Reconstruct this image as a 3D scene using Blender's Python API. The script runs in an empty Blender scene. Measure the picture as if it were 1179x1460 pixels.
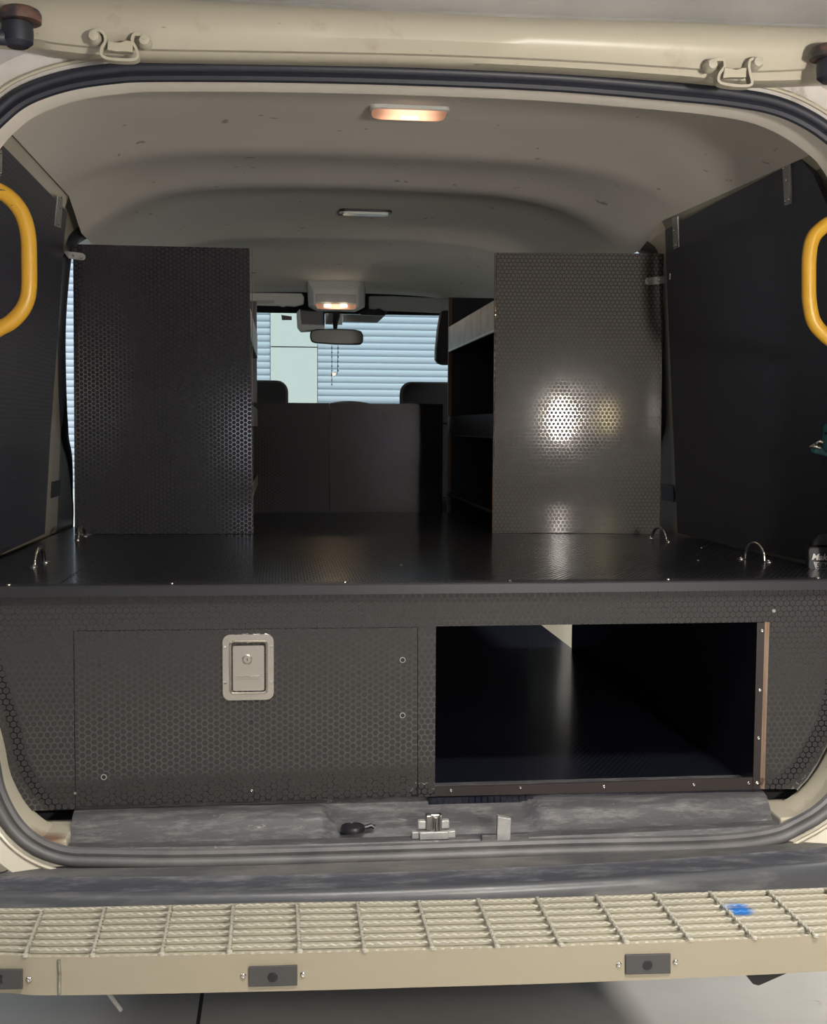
import bpy, math, random
from mathutils import Vector, Matrix
random.seed(7)
C = bpy.context.scene
COL = C.collection
# ------------------------------------------------------------------ camera
F = 1710.0                                   # focal length in pixels of the 1179 x 1460 frame
CAM = Vector((0.0, 0.0, 1.25))
YAW, PITCH, ROLL = 6.32, 4.05, 0.006
cam_d = bpy.data.cameras.new('camera'); cam = bpy.data.objects.new('camera', cam_d); COL.objects.link(cam)
cam_d.sensor_fit = 'HORIZONTAL'; cam_d.sensor_width = 36.0; cam_d.lens = 36.0*F/1179.0
cam_d.clip_start = 0.05; cam_d.clip_end = 200
RM = Matrix.Rotation(math.radians(-YAW), 3, 'Z') @ Matrix.Rotation(math.radians(90-PITCH), 3, 'X') @ Matrix.Rotation(ROLL, 3, 'Z')
cam.matrix_world = Matrix.Translation(CAM) @ RM.to_4x4()
C.camera = cam
# ------------------------------------------------------------------ world, exposure
C.view_settings.view_transform = 'Standard'; C.view_settings.look = 'None'
C.view_settings.exposure = -0.12; C.view_settings.gamma = 1.0; C.view_settings.use_curve_mapping = False
w = bpy.data.worlds.new('world'); C.world = w; w.use_nodes = True
w.node_tree.nodes['Background'].inputs[0].default_value = (0.62, 0.78, 0.95, 1)
w.node_tree.nodes['Background'].inputs[1].default_value = 1.1
# ------------------------------------------------------------------ sun and lamps
def light(name, kind, loc, energy, color=(1,1,1), aim=None, **kw):
    d = bpy.data.lights.new(name, kind); d.energy = energy; d.color = color
    for k, v in kw.items(): setattr(d, k, v)
    o = bpy.data.objects.new(name, d); COL.objects.link(o); o.location = loc
    if aim is not None: o.rotation_euler = (Vector(aim)-Vector(loc)).to_track_quat('-Z', 'Y').to_euler()
    return o
light('sun', 'SUN', (0, -8, 20), 3.6, (0.96, 0.98, 1.0), aim=(1.0, 2.5, 0), angle=0.02)
light('garage_lamp_rear', 'AREA', (0.7, -0.4, 3.9), 190, (1.0, 0.94, 0.86), aim=(0.7, -0.4, 0), shape='RECTANGLE', size=1.4, size_y=0.4)
light('garage_lamp_back', 'AREA', (1.2, -4.4, 3.9), 60, (1.0, 0.95, 0.87), aim=(1.2, -3.0, 0), shape='RECTANGLE', size=1.4, size_y=0.4)
light('garage_lamp_right', 'AREA', (3.9, 3.0, 3.6), 270, (1.0, 0.96, 0.90), aim=(1.2, 3.0, 0.2), shape='RECTANGLE', size=1.2, size_y=0.4)
light('garage_lamp_left', 'AREA', (-3.2, 1.5, 3.9), 60, (0.9, 0.95, 1.0), aim=(-3.0, 1.8, 0), shape='RECTANGLE', size=1.2, size_y=0.4)
light('work_light', 'AREA', (0.865, -0.05, 1.30), 42, (1.0, 0.93, 0.84), aim=(0.75, 3.0, 1.9), shape='ELLIPSE', size=0.07, size_y=0.16)
light('work_light_small', 'AREA', (1.09, -0.05, 1.31), 1.3, (1.0, 0.85, 0.45), aim=(0.85, 3.0, 1.5), shape='ELLIPSE', size=0.10, size_y=0.18)
light('phone_light', 'AREA', (-0.27, -0.12, 1.22), 1.6, (0.8, 0.85, 1.0), aim=(-0.2, 3.0, 1.4), shape='ELLIPSE', size=0.22, size_y=0.34)

# ------------------------------------------------------------------ pixel -> place
def ray(px, py):
    return RM @ Vector(((px-589.5)/F, -(py-730.0)/F, -1.0))
def P(px, py, y=None, x=None, z=None):
    d = ray(px, py)
    t = (y-CAM.y)/d.y if y is not None else ((x-CAM.x)/d.x if x is not None else (z-CAM.z)/d.z)
    return CAM + d*t
XC = 0.216                                    # middle of the van
def bow(x): return 0.034*((x-XC)/0.6)**2
DECK = 0.987
def DZ(y): return DECK-.010*(y-2.0)      # the deck falls a little towards the front
_ = 0; YF = 2.0
def Pd(px, py):
    p = P(px, py, z=DECK)
    for _k in range(4): p = P(px, py, z=DZ(p.y))
    return p

# ------------------------------------------------------------------ materials
def mat(name, color, rough=0.5, metal=0.0, spec=0.5, **kw):
    m = bpy.data.materials.new(name); m.use_nodes = True
    b = m.node_tree.nodes['Principled BSDF']
    b.inputs['Base Color'].default_value = (*color, 1); b.inputs['Roughness'].default_value = rough
    b.inputs['Metallic'].default_value = metal; b.inputs['Specular IOR Level'].default_value = spec
    for k, v in kw.items(): b.inputs[k].default_value = v
    return m
def noise_mix(m, c2, scale=(5,5,5), detail=6, lo=0.55, hi=0.7, amount=1.0, bump=0.0, bscale=60, rough2=None, nrough=0.6):
    nt = m.node_tree; N = nt.nodes; L = nt.links; b = N['Principled BSDF']
    tc = N.new('ShaderNodeTexCoord'); mp = N.new('ShaderNodeMapping'); mp.inputs['Scale'].default_value = scale
    L.new(tc.outputs['Object'], mp.inputs['Vector'])
    no = N.new('ShaderNodeTexNoise'); no.inputs['Scale'].default_value = 1.0; no.inputs['Detail'].default_value = detail
    no.inputs['Roughness'].default_value = nrough
    L.new(mp.outputs[0], no.inputs['Vector'])
    mr = N.new('ShaderNodeMapRange'); mr.inputs['From Min'].default_value = lo; mr.inputs['From Max'].default_value = hi
    mr.inputs['To Max'].default_value = amount
    L.new(no.outputs['Fac'], mr.inputs['Value'])
    mx = N.new('ShaderNodeMix'); mx.data_type = 'RGBA'
    src = b.inputs['Base Color']
    if src.is_linked: L.new(src.links[0].from_socket, mx.inputs['A'])
    else: mx.inputs['A'].default_value = src.default_value
    mx.inputs['B'].default_value = (*c2, 1)
    L.new(mr.outputs[0], mx.inputs['Factor']); L.new(mx.outputs['Result'], src)
    if bump:
        n2 = N.new('ShaderNodeTexNoise'); n2.inputs['Scale'].default_value = bscale; n2.inputs['Detail'].default_value = 3
        L.new(tc.outputs['Object'], n2.inputs['Vector'])
        bp = N.new('ShaderNodeBump'); bp.inputs['Strength'].default_value = bump; bp.inputs['Distance'].default_value = 0.002
        L.new(n2.outputs['Fac'], bp.inputs['Height']); L.new(bp.outputs[0], b.inputs['Normal'])
    return m
def spot(m, c, at, r, soft):
    """a stain of its own at a fixed place (world coordinates)"""
    nt = m.node_tree; N = nt.nodes; L = nt.links; b = N['Principled BSDF']
    g = N.new('ShaderNodeNewGeometry'); no = N.new('ShaderNodeTexNoise'); no.inputs['Scale'].default_value = 60
    L.new(g.outputs['Position'], no.inputs['Vector'])
    d = N.new('ShaderNodeVectorMath'); d.operation = 'DISTANCE'; d.inputs[1].default_value = at
    L.new(g.outputs['Position'], d.inputs[0])
    ad = N.new('ShaderNodeMath'); ad.operation = 'MULTIPLY_ADD'; ad.inputs[1].default_value = 0.02
    L.new(no.outputs['Fac'], ad.inputs[0]); L.new(d.outputs['Value'], ad.inputs[2])
    mr = N.new('ShaderNodeMapRange'); mr.inputs['From Min'].default_value = r+soft+0.01; mr.inputs['From Max'].default_value = r+0.01
    L.new(ad.outputs[0], mr.inputs['Value'])
    mx = N.new('ShaderNodeMix'); mx.data_type = 'RGBA'; s = b.inputs['Base Color']
    if s.is_linked: L.new(s.links[0].from_socket, mx.inputs['A'])
    else: mx.inputs['A'].default_value = s.default_value
    mx.inputs['B'].default_value = (*c, 1); L.new(mr.outputs[0], mx.inputs['Factor']); L.new(mx.outputs['Result'], s)

def hex_mat(name, plane='xz', turned=False, pitch=0.011, col=(0.022,0.021,0.022), line_rough=0.10, cell_rough=0.7, spec=0.75, line_spec=0.85, cell_spec=0.12, ior=1.8):
    """black film-faced plywood pressed with a hexagon grid: smooth glossy lines between finely matt cells"""
    m = mat(name, col, 0.4, spec=spec); nt = m.node_tree; N = nt.nodes; L = nt.links; b = N['Principled BSDF']
    tc = N.new('ShaderNodeTexCoord'); sp = N.new('ShaderNodeSeparateXYZ'); L.new(tc.outputs['Object'], sp.inputs[0])
    cb = N.new('ShaderNodeCombineXYZ'); a, c = plane[0].upper(), plane[1].upper()
    if turned: a, c = c, a
    L.new(sp.outputs[a], cb.inputs['X']); L.new(sp.outputs[c], cb.inputs['Y'])
    def vm(op, x, y=None):
        n = N.new('ShaderNodeVectorMath'); n.operation = op
        for i, v in enumerate((x, y)):
            if v is None: continue
            if isinstance(v, tuple): n.inputs[i].default_value = v
            elif isinstance(v, float): n.inputs['Scale'].default_value = v
            else: L.new(v, n.inputs[i])
        return n
    def ma(op, x, y=None):
        n = N.new('ShaderNodeMath'); n.operation = op
        for i, v in enumerate((x, y)):
            if v is None: continue
            if isinstance(v, (int, float)): n.inputs[i].default_value = v
            else: L.new(v, n.inputs[i])
        return n.outputs[0]
    R = (1.0, math.sqrt(3), 1.0)
    p = vm('SCALE', cb.outputs[0], 1.0/pitch).outputs[0]
    q = vm('DIVIDE', p, R).outputs[0]
    h1 = vm('MULTIPLY', vm('SUBTRACT', vm('FRACTION', q).outputs[0], (.5,.5,0.)).outputs[0], R).outputs[0]
    h2 = vm('MULTIPLY', vm('SUBTRACT', vm('FRACTION', vm('ADD', q, (.5,.5,0.)).outputs[0]).outputs[0], (.5,.5,0.)).outputs[0], R).outputs[0]
    def hd(h):
        ab = vm('ABSOLUTE', h).outputs[0]; s = N.new('ShaderNodeSeparateXYZ'); L.new(ab, s.inputs[0])
        dt = ma('ADD', ma('MULTIPLY', s.outputs['X'], 0.5), ma('MULTIPLY', s.outputs['Y'], 0.8660254))
        return ma('MAXIMUM', dt, s.outputs['X'])
    dist = ma('MINIMUM', hd(h1), hd(h2))
    mr = N.new('ShaderNodeMapRange'); mr.inputs['From Min'].default_value = 0.375; mr.inputs['From Max'].default_value = 0.425
    L.new(dist, mr.inputs['Value']); line = mr.outputs[0]
    # wear: broad smudges that dull the film a little
    no = N.new('ShaderNodeTexNoise'); no.inputs['Scale'].default_value = 4.0; no.inputs['Detail'].default_value = 4
    L.new(tc.outputs['Object'], no.inputs['Vector'])
    r2 = ma('ADD', ma('MULTIPLY', no.outputs['Fac'], 0.08), line_rough-0.04)
    mx = N.new('ShaderNodeMix'); mx.data_type = 'FLOAT'; L.new(line, mx.inputs['Factor'])
    mx.inputs[2].default_value = cell_rough; L.new(r2, mx.inputs[3]); L.new(mx.outputs[0], b.inputs['Roughness'])
    b.inputs['IOR'].default_value = ior
    sx = N.new('ShaderNodeMix'); sx.data_type = 'FLOAT'; L.new(line, sx.inputs['Factor'])
    sx.inputs[2].default_value = cell_spec; sx.inputs[3].default_value = line_spec; L.new(sx.outputs[0], b.inputs['Specular IOR Level'])
    cx = N.new('ShaderNodeMix'); cx.data_type = 'RGBA'; L.new(line, cx.inputs['Factor'])
    cx.inputs['A'].default_value = (*[v*1.35 for v in col], 1); cx.inputs['B'].default_value = (*[v*.45 for v in col], 1); L.new(cx.outputs['Result'], b.inputs['Base Color'])
    return m

M = {}
M['cream'] = noise_mix(mat('cream_paint', (.42,.385,.30), .32), (.42,.34,.24), (3,3,9), lo=.6, hi=.8, amount=.5)
M['cream_worn'] = noise_mix(noise_mix(mat('cream_paint_worn', (.40,.37,.295), .4), (.30,.24,.18), (14,14,14), lo=.6, hi=.72, amount=.6), (.10,.09,.08), (40,40,90), lo=.68, hi=.74, amount=.7)
M['whitish'] = noise_mix(noise_mix(mat('whitish_mottled', (.50,.475,.455), .35), (.17,.12,.10), (30,30,12), detail=6, lo=.60, hi=.72, amount=.8), (.40,.37,.34), (6,6,6), lo=.45, hi=.65)  # whitish base with brown mottling, for the upper half of the body ring
M['step_paint'] = noise_mix(mat('cream_step_paint', (.285,.255,.190), .45), (.25,.22,.165), (4,4,20), lo=.5, hi=.75, amount=.45)
M['grate'] = noise_mix(mat('cream_grating_paint', (.34,.325,.27), .45), (.28,.27,.23), (9,9,9), lo=.5, hi=.75, amount=.6)
M['tray'] = noise_mix(noise_mix(mat('cream_tray_paint', (.33,.305,.225), .55), (.22,.21,.165), (9,20,9), lo=.5, hi=.75, amount=.7), (.12,.10,.08), (16,30,16), lo=.66, hi=.74, amount=.6)
M['liner'] = noise_mix(noise_mix(mat('grey_headliner', (.74,.70,.64), .85), (.68,.63,.56), (1.5,1.5,1.5), lo=.4, hi=.7), (.20,.18,.16), (22,22,22), detail=2, lo=.71, hi=.74, amount=.6, bump=.15, bscale=500)
M['trimgrey'] = mat('grey_cab_trim', (.50,.51,.49), .6)
M['rubber'] = mat('black_rubber', (.018,.020,.030), .5)
def dusty(m, c2, z0, z1):
    nt = m.node_tree; N = nt.nodes; L = nt.links; b = N['Principled BSDF']
    g = N.new('ShaderNodeNewGeometry'); s = N.new('ShaderNodeSeparateXYZ'); L.new(g.outputs['Position'], s.inputs[0])
    no = N.new('ShaderNodeTexNoise'); no.inputs['Scale'].default_value = 14; no.inputs['Detail'].default_value = 8; L.new(g.outputs['Position'], no.inputs['Vector'])
    mr = N.new('ShaderNodeMapRange'); mr.inputs['From Min'].default_value = z1; mr.inputs['From Max'].default_value = z0; L.new(s.outputs['Z'], mr.inputs['Value'])
    mu = N.new('ShaderNodeMath'); mu.operation = 'MULTIPLY'; L.new(mr.outputs[0], mu.inputs[0]); L.new(no.outputs['Fac'], mu.inputs[1])
    mx = N.new('ShaderNodeMix'); mx.data_type = 'RGBA'; mx.inputs['A'].default_value = b.inputs['Base Color'].default_value; mx.inputs['B'].default_value = (*c2,1)
    L.new(mu.outputs[0], mx.inputs['Factor']); L.new(mx.outputs['Result'], b.inputs['Base Color'])
dusty(M['rubber'], (.16,.155,.15), .62, .80)
M['scuff'] = noise_mix(noise_mix(mat('dark_grey_plastic', (.055,.055,.060), .5), (.22,.215,.21), (14,70,70), detail=10, lo=.48, hi=.74, amount=.8, nrough=.78), (.40,.38,.35), (30,60,60), lo=.66, hi=.74, amount=.6, bump=.2, bscale=300)
M['bumper'] = noise_mix(noise_mix(mat('dark_bumper_plastic', (.060,.060,.064), .48), (.15,.14,.125), (5,20,20), detail=10, lo=.42, hi=.68, amount=.9, nrough=.7), (.45,.42,.38), (40,60,60), lo=.72, hi=.78, amount=.5)
M['tread'] = noise_mix(noise_mix(mat('scuffed_tread_plastic', (.038,.040,.050), .55), (.16,.16,.17), (12,70,70), detail=10, lo=.48, hi=.72, amount=.8, nrough=.75), (.5,.48,.45), (50,60,60), lo=.72, hi=.78, amount=.5, bump=.3, bscale=250)
M['lip'] = noise_mix(mat('bumper_lip_plastic', (.055,.058,.066), .38), (.12,.12,.12), (6,40,40), lo=.5, hi=.7)
M['pad'] = mat('dark_grey_pad', (.050,.049,.049), .6)
M['black'] = mat('black_plastic', (.012,.012,.015), .4)
M['darkboard'] = mat('black_film_board', (.014,.015,.024), .35)
M['void'] = mat('dark_underbody', (.010,.010,.012), .8)
M['steel'] = noise_mix(mat('zinc_steel', (.50,.49,.47), .32, 1.0), (.30,.29,.27), (60,60,60), lo=.5, hi=.7)
M['chrome'] = mat('polished_steel', (.78,.75,.70), .16, 1.0)
M['brushed'] = mat('pressed_stainless', (.72,.68,.62), .27, 1.0)
M['alu'] = mat('dark_anodised_trim', (.024,.024,.029), .42, .3)
M['alu_brown'] = mat('brown_anodised_trim', (.034,.027,.027), .4, .3)
M['galv'] = noise_mix(mat('worn_galvanised_lip', (.40,.40,.39), .45, .35), (.24,.24,.24), (18,18,18), lo=.4, hi=.65)
M['ply'] = noise_mix(mat('plywood_edge', (.20,.135,.095), .7), (.14,.09,.06), (160,160,8), lo=.45, hi=.6)
M['yellow'] = noise_mix(mat('yellow_handle_paint', (.60,.33,.03), .38), (.10,.08,.05), (30,30,70), detail=3, lo=.70, hi=.73)
M['concrete'] = noise_mix(noise_mix(mat('concrete_floor', (.42,.40,.37), .55), (.30,.285,.27), (1.2,1.2,1.2), lo=.35, hi=.7), (.12,.11,.10), (25,25,25), lo=.68, hi=.74, amount=.6)
M['garage'] = mat('grey_garage_wall', (.20,.20,.21), .9)
M['facade'] = mat('pale_painted_wall', (.70,.72,.66), .85)
M['slat'] = mat('pale_blue_steel_slat', (.60,.66,.72), .6)
M['seat'] = mat('black_seat_cloth', (.016,.017,.019), .9)
M['teal'] = mat('teal_tool_plastic', (.010,.11,.115), .35)
M['white'] = mat('white_print', (.75,.75,.72), .5)
M['mirror'] = mat('mirror_glass', (.05,.055,.055), .25, 0.0)
M['bead'] = mat('dark_bead', (.05,.03,.03), .4)
M['panelgrey'] = noise_mix(mat('grey_panel', (.36,.35,.34), .5), (.26,.26,.26), (2,2,2), lo=.4, hi=.6)  # mid grey varied by broad noise, for the tailgate inside and small panels
M['rust'] = noise_mix(mat('rusty_grease', (.035,.030,.035), .5), (.12,.06,.045), (50,50,50), lo=.45, hi=.6)
def emit(name, color, strength):
    m = bpy.data.materials.new(name); m.use_nodes = True; N = m.node_tree.nodes; N.clear()
    e = N.new('ShaderNodeEmission'); e.inputs[0].default_value = (*color,1); e.inputs[1].default_value = strength
    o = N.new('ShaderNodeOutputMaterial'); m.node_tree.links.new(e.outputs[0], o.inputs[0]); return m
M['bulb'] = emit('lamp_bulb', (1.0,.86,.62), 9)
M['amber'] = emit('amber_lamp_lens', (1.0,.50,.30), .5)
_n = M['amber'].node_tree; _tc = _n.nodes.new('ShaderNodeTexCoord'); _ln = _n.nodes.new('ShaderNodeVectorMath'); _ln.operation = 'LENGTH'
_mr = _n.nodes.new('ShaderNodeMapRange'); _mr.interpolation_type = 'SMOOTHSTEP'; _mr.inputs['From Min'].default_value = .075; _mr.inputs['From Max'].default_value = .02; _mr.inputs['To Min'].default_value = .42; _mr.inputs['To Max'].default_value = 2.6
_n.links.new(_tc.outputs['Object'], _ln.inputs[0]); _n.links.new(_ln.outputs['Value'], _mr.inputs['Value']); _n.links.new(_mr.outputs[0], _n.nodes['Emission'].inputs[1])
M['lens_off'] = mat('clear_lens', (.75,.80,.76), .25)
def glass(name, tint):
    m = bpy.data.materials.new(name); m.use_nodes = True; N = m.node_tree.nodes; L = m.node_tree.links; N.clear()
    t = N.new('ShaderNodeBsdfTransparent'); t.inputs[0].default_value = (*tint,1)
    g = N.new('ShaderNodeBsdfGlossy'); g.inputs['Roughness'].default_value = .02
    f = N.new('ShaderNodeFresnel'); f.inputs[0].default_value = 1.35; mx = N.new('ShaderNodeMixShader'); o = N.new('ShaderNodeOutputMaterial')
    L.new(f.outputs[0], mx.inputs[0]); L.new(t.outputs[0], mx.inputs[1]); L.new(g.outputs[0], mx.inputs[2]); L.new(mx.outputs[0], o.inputs[0]); return m
M['glass'] = glass('window_glass', (.87,.92,.905))
M['hex_face'] = hex_mat('hex_ply_frame', 'xz', False, .0108)
M['hex_drawer'] = hex_mat('hex_ply_drawer', 'xz', True, .0110)
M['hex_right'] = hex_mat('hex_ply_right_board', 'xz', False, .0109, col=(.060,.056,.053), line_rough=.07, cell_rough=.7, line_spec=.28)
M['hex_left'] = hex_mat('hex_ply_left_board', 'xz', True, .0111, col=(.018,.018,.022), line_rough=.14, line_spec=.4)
M['hex_back'] = hex_mat('hex_ply_bulkhead', 'xz', True, .0109, col=(.016,.0155,.0175), line_rough=.24, cell_rough=.75, line_spec=.035)
M['hex_deck'] = hex_mat('hex_ply_deck', 'xy', False, .011, col=(.014,.014,.019), line_rough=.12, cell_rough=.28, cell_spec=.35, line_spec=.35)
M['hex_side'] = hex_mat('hex_ply_side', 'yz', False, .011, col=(.034,.035,.050), line_rough=.30, cell_rough=.5, cell_spec=.3, line_spec=.3)
M['hex_floor'] = hex_mat('hex_ply_floor', 'xy', False, .011, col=(.008,.009,.016), line_rough=.12, cell_rough=.22, cell_spec=.3, line_spec=.3)

# ------------------------------------------------------------------ mesh helpers
ORG = {}
class MB:
    def __init__(s): s.v = []; s.f = []; s.mi = []
    def add(s, vs, fs, mi=0):
        n = len(s.v); s.v += [Vector(v) for v in vs]; s.f += [tuple(i+n for i in f) for f in fs]; s.mi += [mi]*len(fs); return s
    def box(s, x0, x1, y0, y1, z0, z1, mi=0):
        v = [(x,y,z) for x in (x0,x1) for y in (y0,y1) for z in (z0,z1)]
        return s.add(v, [(0,1,3,2),(4,6,7,5),(0,4,5,1),(2,3,7,6),(0,2,6,4),(1,5,7,3)], mi)
    def prism(s, pts, d, mi=0):
        pts = [Vector(p) for p in pts]; d = Vector(d); n = len(pts)
        return s.add(pts+[p+d for p in pts], [tuple(range(n-1,-1,-1)), tuple(range(n,2*n))]+[(i,(i+1)%n,(i+1)%n+n,i+n) for i in range(n)], mi)
    def loft(s, loops, cap0=False, cap1=False, closed=True, mi=0):
        n = len(loops[0]); vs = [p for l in loops for p in l]; fs = []
        for k in range(len(loops)-1):
            for i in range(n if closed else n-1):
                j = (i+1)%n; fs.append((k*n+i, k*n+j, (k+1)*n+j, (k+1)*n+i))
        if cap0: fs.append(tuple(range(n-1,-1,-1)))
        if cap1: fs.append(tuple((len(loops)-1)*n+i for i in range(n)))
        return s.add(vs, fs, mi)
    def tube(s, path, r, n=12, closed=False, mi=0, caps=True, up=None):
        path = [Vector(p) for p in path]; m = len(path); rs = r if isinstance(r, (list,tuple)) else [r]*m
        loops = []; u = None
        for i in range(m):
            a = path[i-1] if (i > 0 or closed) else path[i]; b = path[(i+1)%m] if (i < m-1 or closed) else path[i]
            t = (b-a).normalized()
            if u is None:
                u = Vector(up) if up else (Vector((0,0,1)) if abs(t.z) < .9 else Vector((1,0,0)))
            u = (u - t*u.dot(t)).normalized(); w_ = t.cross(u)
            loops.append([path[i] + (u*math.cos(2*math.pi*k/n) + w_*math.sin(2*math.pi*k/n))*rs[i] for k in range(n)])
        if closed: loops.append(loops[0])
        return s.loft(loops, caps and not closed, caps and not closed, mi=mi)
    def lathe(s, prof, origin=(0,0,0), axis='Z', n=24, mi=0):
        o = Vector(origin); ax = {'X':Matrix.Rotation(math.pi/2,3,'Y'),'Y':Matrix.Rotation(math.pi/2,3,'X'),'Z':Matrix.Identity(3)}[axis]
        return s.loft([[o+ax@Vector((r*math.cos(2*math.pi*k/n), r*math.sin(2*math.pi*k/n), h)) for k in range(n)] for r,h in prof], True, True, mi=mi)
    def build(s, name, m, parent=None, smooth=False, bevel=0.0, kind=None, origin=None):
        if origin is None:
            if parent is not None: origin = ORG[parent.name]
            else:
                xs = [v.x for v in s.v]; ys = [v.y for v in s.v]; zs = [v.z for v in s.v]
                origin = Vector(((min(xs)+max(xs))/2, (min(ys)+max(ys))/2, min(zs)))
        origin = Vector(origin)
        me = bpy.data.meshes.new(name); me.from_pydata([v-origin for v in s.v], [], s.f); me.validate()
        for mm in (m if isinstance(m, (list,tuple)) else [m]): me.materials.append(mm)
        for p, k in zip(me.polygons, s.mi): p.material_index = k
        import bmesh
        b = bmesh.new(); b.from_mesh(me); bmesh.ops.recalc_face_normals(b, faces=b.faces); b.to_mesh(me); b.free()
        if smooth:
            for p in me.polygons: p.use_smooth = True
            me.set_sharp_from_angle(angle=math.radians(40))
        o = bpy.data.objects.new(name, me); COL.objects.link(o)
        if parent is not None: o.parent = parent; o.location = origin-ORG[parent.name]
        else: o.location = origin
        ORG[o.name] = origin
        if bevel:
            md = o.modifiers.new('bevel', 'BEVEL'); md.width = bevel; md.segments = 2; md.limit_method = 'ANGLE'
        if kind: o['kind'] = kind
        return o
def tag(o, label, cat, group=None):
    o['label'] = label; o['category'] = cat
    if group: o['group'] = group
    return o
def root(name, loc, label, cat, group=None):
    o = bpy.data.objects.new(name, None); COL.objects.link(o); o.location = loc; o.empty_display_size = .05
    ORG[o.name] = Vector(loc); return tag(o, label, cat, group)
def rrect(cx, cz, w_, h, r, y, n=5):
    pts = []
    for sx, sz, a0 in ((1,1,0),(-1,1,90),(-1,-1,180),(1,-1,270)):
        for k in range(n+1):
            a = math.radians(a0+90*k/n); pts.append(Vector((cx+sx*(w_/2-r)+r*math.cos(a), y, cz+sz*(h/2-r)+r*math.sin(a))))
    return pts
def spline(pts, per=6, closed=False):
    pts = [Vector(p) for p in pts]; n = len(pts); out = []
    for i in range(n if closed else n-1):
        p0 = pts[(i-1)%n] if (closed or i > 0) else pts[0]; p1 = pts[i]; p2 = pts[(i+1)%n]
        p3 = pts[(i+2)%n] if (closed or i+2 < n) else pts[-1]
        for k in range(per):
            t = k/per
            out.append(.5*((2*p1)+(p2-p0)*t+(2*p0-5*p1+4*p2-p3)*t*t+(3*p1-p0-3*p2+p3)*t**3))
    if not closed: out.append(pts[-1])
    return out
SHARED = {}
def screw(parent, loc, normal=(0,-1,0), r=.0042, name='screw', m='chrome'):
    key = (round(r,5), m, name)
    if key not in SHARED:
        me = bpy.data.meshes.new(name); mb = MB()
        mb.lathe([(r,0),(r*.98,r*.25),(r*.75,r*.6),(r*.4,r*.72),(r*.35,r*.45),(0.0001,r*.42)], n=12)
        me.from_pydata(mb.v, [], mb.f); me.materials.append(M[m])
        for p in me.polygons: p.use_smooth = True
        SHARED[key] = me
    o = bpy.data.objects.new(name, SHARED[key]); COL.objects.link(o)
    o.rotation_euler = Vector(normal).to_track_quat('Z','Y').to_euler()
    o.parent = parent; o.location = Vector(loc)-ORG[parent.name]; return o
def structure(o): o['kind'] = 'structure'; return o

# ================================================================== SETTING: the garage and the yard in front of the van
structure(MB().box(-5, 6, -6.5, 17, -.12, 0).build('floor', M['concrete']))
jb = MB(); jb.box(P(285,1440,z=0).x-.004, P(285,1440,z=0).x+.004, -6, 6.6, 0, .0006); structure(jb.build('trim_1', M['void']))
structure(MB().box(-5.1, -5, -6.5, 6.7, 0, 4.2).build('wall_left', M['garage']))
structure(MB().box(6, 6.1, -6.5, 6.7, 0, 4.2).build('wall_right', M['garage']))
structure(MB().box(-5.1, 6.1, -6.6, -6.5, 0, 4.2).build('wall_back', M['garage']))
structure(MB().box(-5.1, 6.1, -6.6, 6.7, 4.2, 4.35).build('ceiling', M['garage']))
YB = 13.6
xa, xb = P(386,520,y=YB).x, P(452,520,y=YB).x
fw = MB(); fw.box(-9, 10, YB+.12, YB+.4, 0, 7)
fw.box(xa, xb, YB-.05, YB+.12, 0, P(410,495,y=YB).z-.006); fw.box(xa, xb, YB-.05, YB+.12, P(410,495,y=YB).z+.006, 7)
fw.box(-9, xa, YB-.05, YB+.12, 3.6, 7); fw.box(xb, 10, YB-.05, YB+.12, 3.6, 7)
structure(fw.build('wall_front', M['facade']))
sl_me = {}
def roller(name, x0, x1, n, z0):
    d = structure(MB().box(x0, x1, YB+.08, YB+.11, 0, 3.6).build(name, M['slat']))
    MB().box(x0, x1, YB+.01, YB+.08, 0, z0-.006).build('bottom_board', M['facade'], d)
    prof = [(0,0),(.003,-.012),(.010,-.016),(.055,-.017),(.064,-.014),(.068,0),(.075,0)]
    mb = MB(); mb.loft([[Vector((x, YB+.05+dy, z0+.004+dz*.93)) for x in (x0+.01, x1-.01)] for dz, dy in prof], closed=False)
    mb.box(x0+.01, x1-.01, YB+.045, YB+.06, z0-.004, z0+.005)
    first = mb.build('slat', M['slat'], d, smooth=True)
    for k in range(1, n):
        c = first.copy(); COL.objects.link(c); c.parent = d; c.location = first.location+Vector((0,0,.075*k))
roller('door_1', -3.6, xa, 40, .55); roller('door_2', xb, 4.6, 40, .55)

# ================================================================== THE VAN BODY
van = root('van', (XC, 3.6, 0), 'cream panel van body seen through its open rear, with headliner, pillars and sill', 'van')
# --- rear opening outline (traced where visible, completed outside the frame)
seal_px = [(-30,197),(0,161),(37,134),(95,114),(160,104),(220,101),(400,102),(600,107),(800,116),(990,132),(1051,139),(1100,148),(1140,163),(1179,187),
    (1215,222),(1248,290),(1260,420),(1262,700),(1258,900),(1243,1030),(1215,1105),(1179,1152),(1135,1180),(1095,1195),(1010,1204),(800,1209),(600,1216),(400,1222),
    (260,1225),(150,1224),(92,1221),(50,1205),(18,1176),(-6,1130),(-18,1075),(-40,1000),(-66,900),(-75,700),(-75,420),(-62,270)]
YS = 1.885
def seal_pt(px, py):
    p = P(px, py, y=YS); return P(px, py, y=YS+bow(p.x)*.6)
seal = spline([seal_pt(*p) for p in seal_px], 5, True)
def offs(path, d, dy):
    n = len(path); out = []
    for i in range(n):
        t = path[(i+1)%n]-path[i-1]; nrm = Vector((-t.z,0,t.x)).normalized()   # outward for this winding
        out.append(path[i]+nrm*d+Vector((0,dy,0)))
    return out
_c = sum(seal, Vector())/len(seal)
sgn = 1 if (offs(seal,.01,0)[10]-_c).length > (seal[10]-_c).length else -1
def off(path, d, dy=0): return offs(path, d*sgn, dy)
sr = root('door_seal', (XC, YS, .57), 'black rubber weatherstrip around the rear door opening of the van', 'seal')
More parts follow.
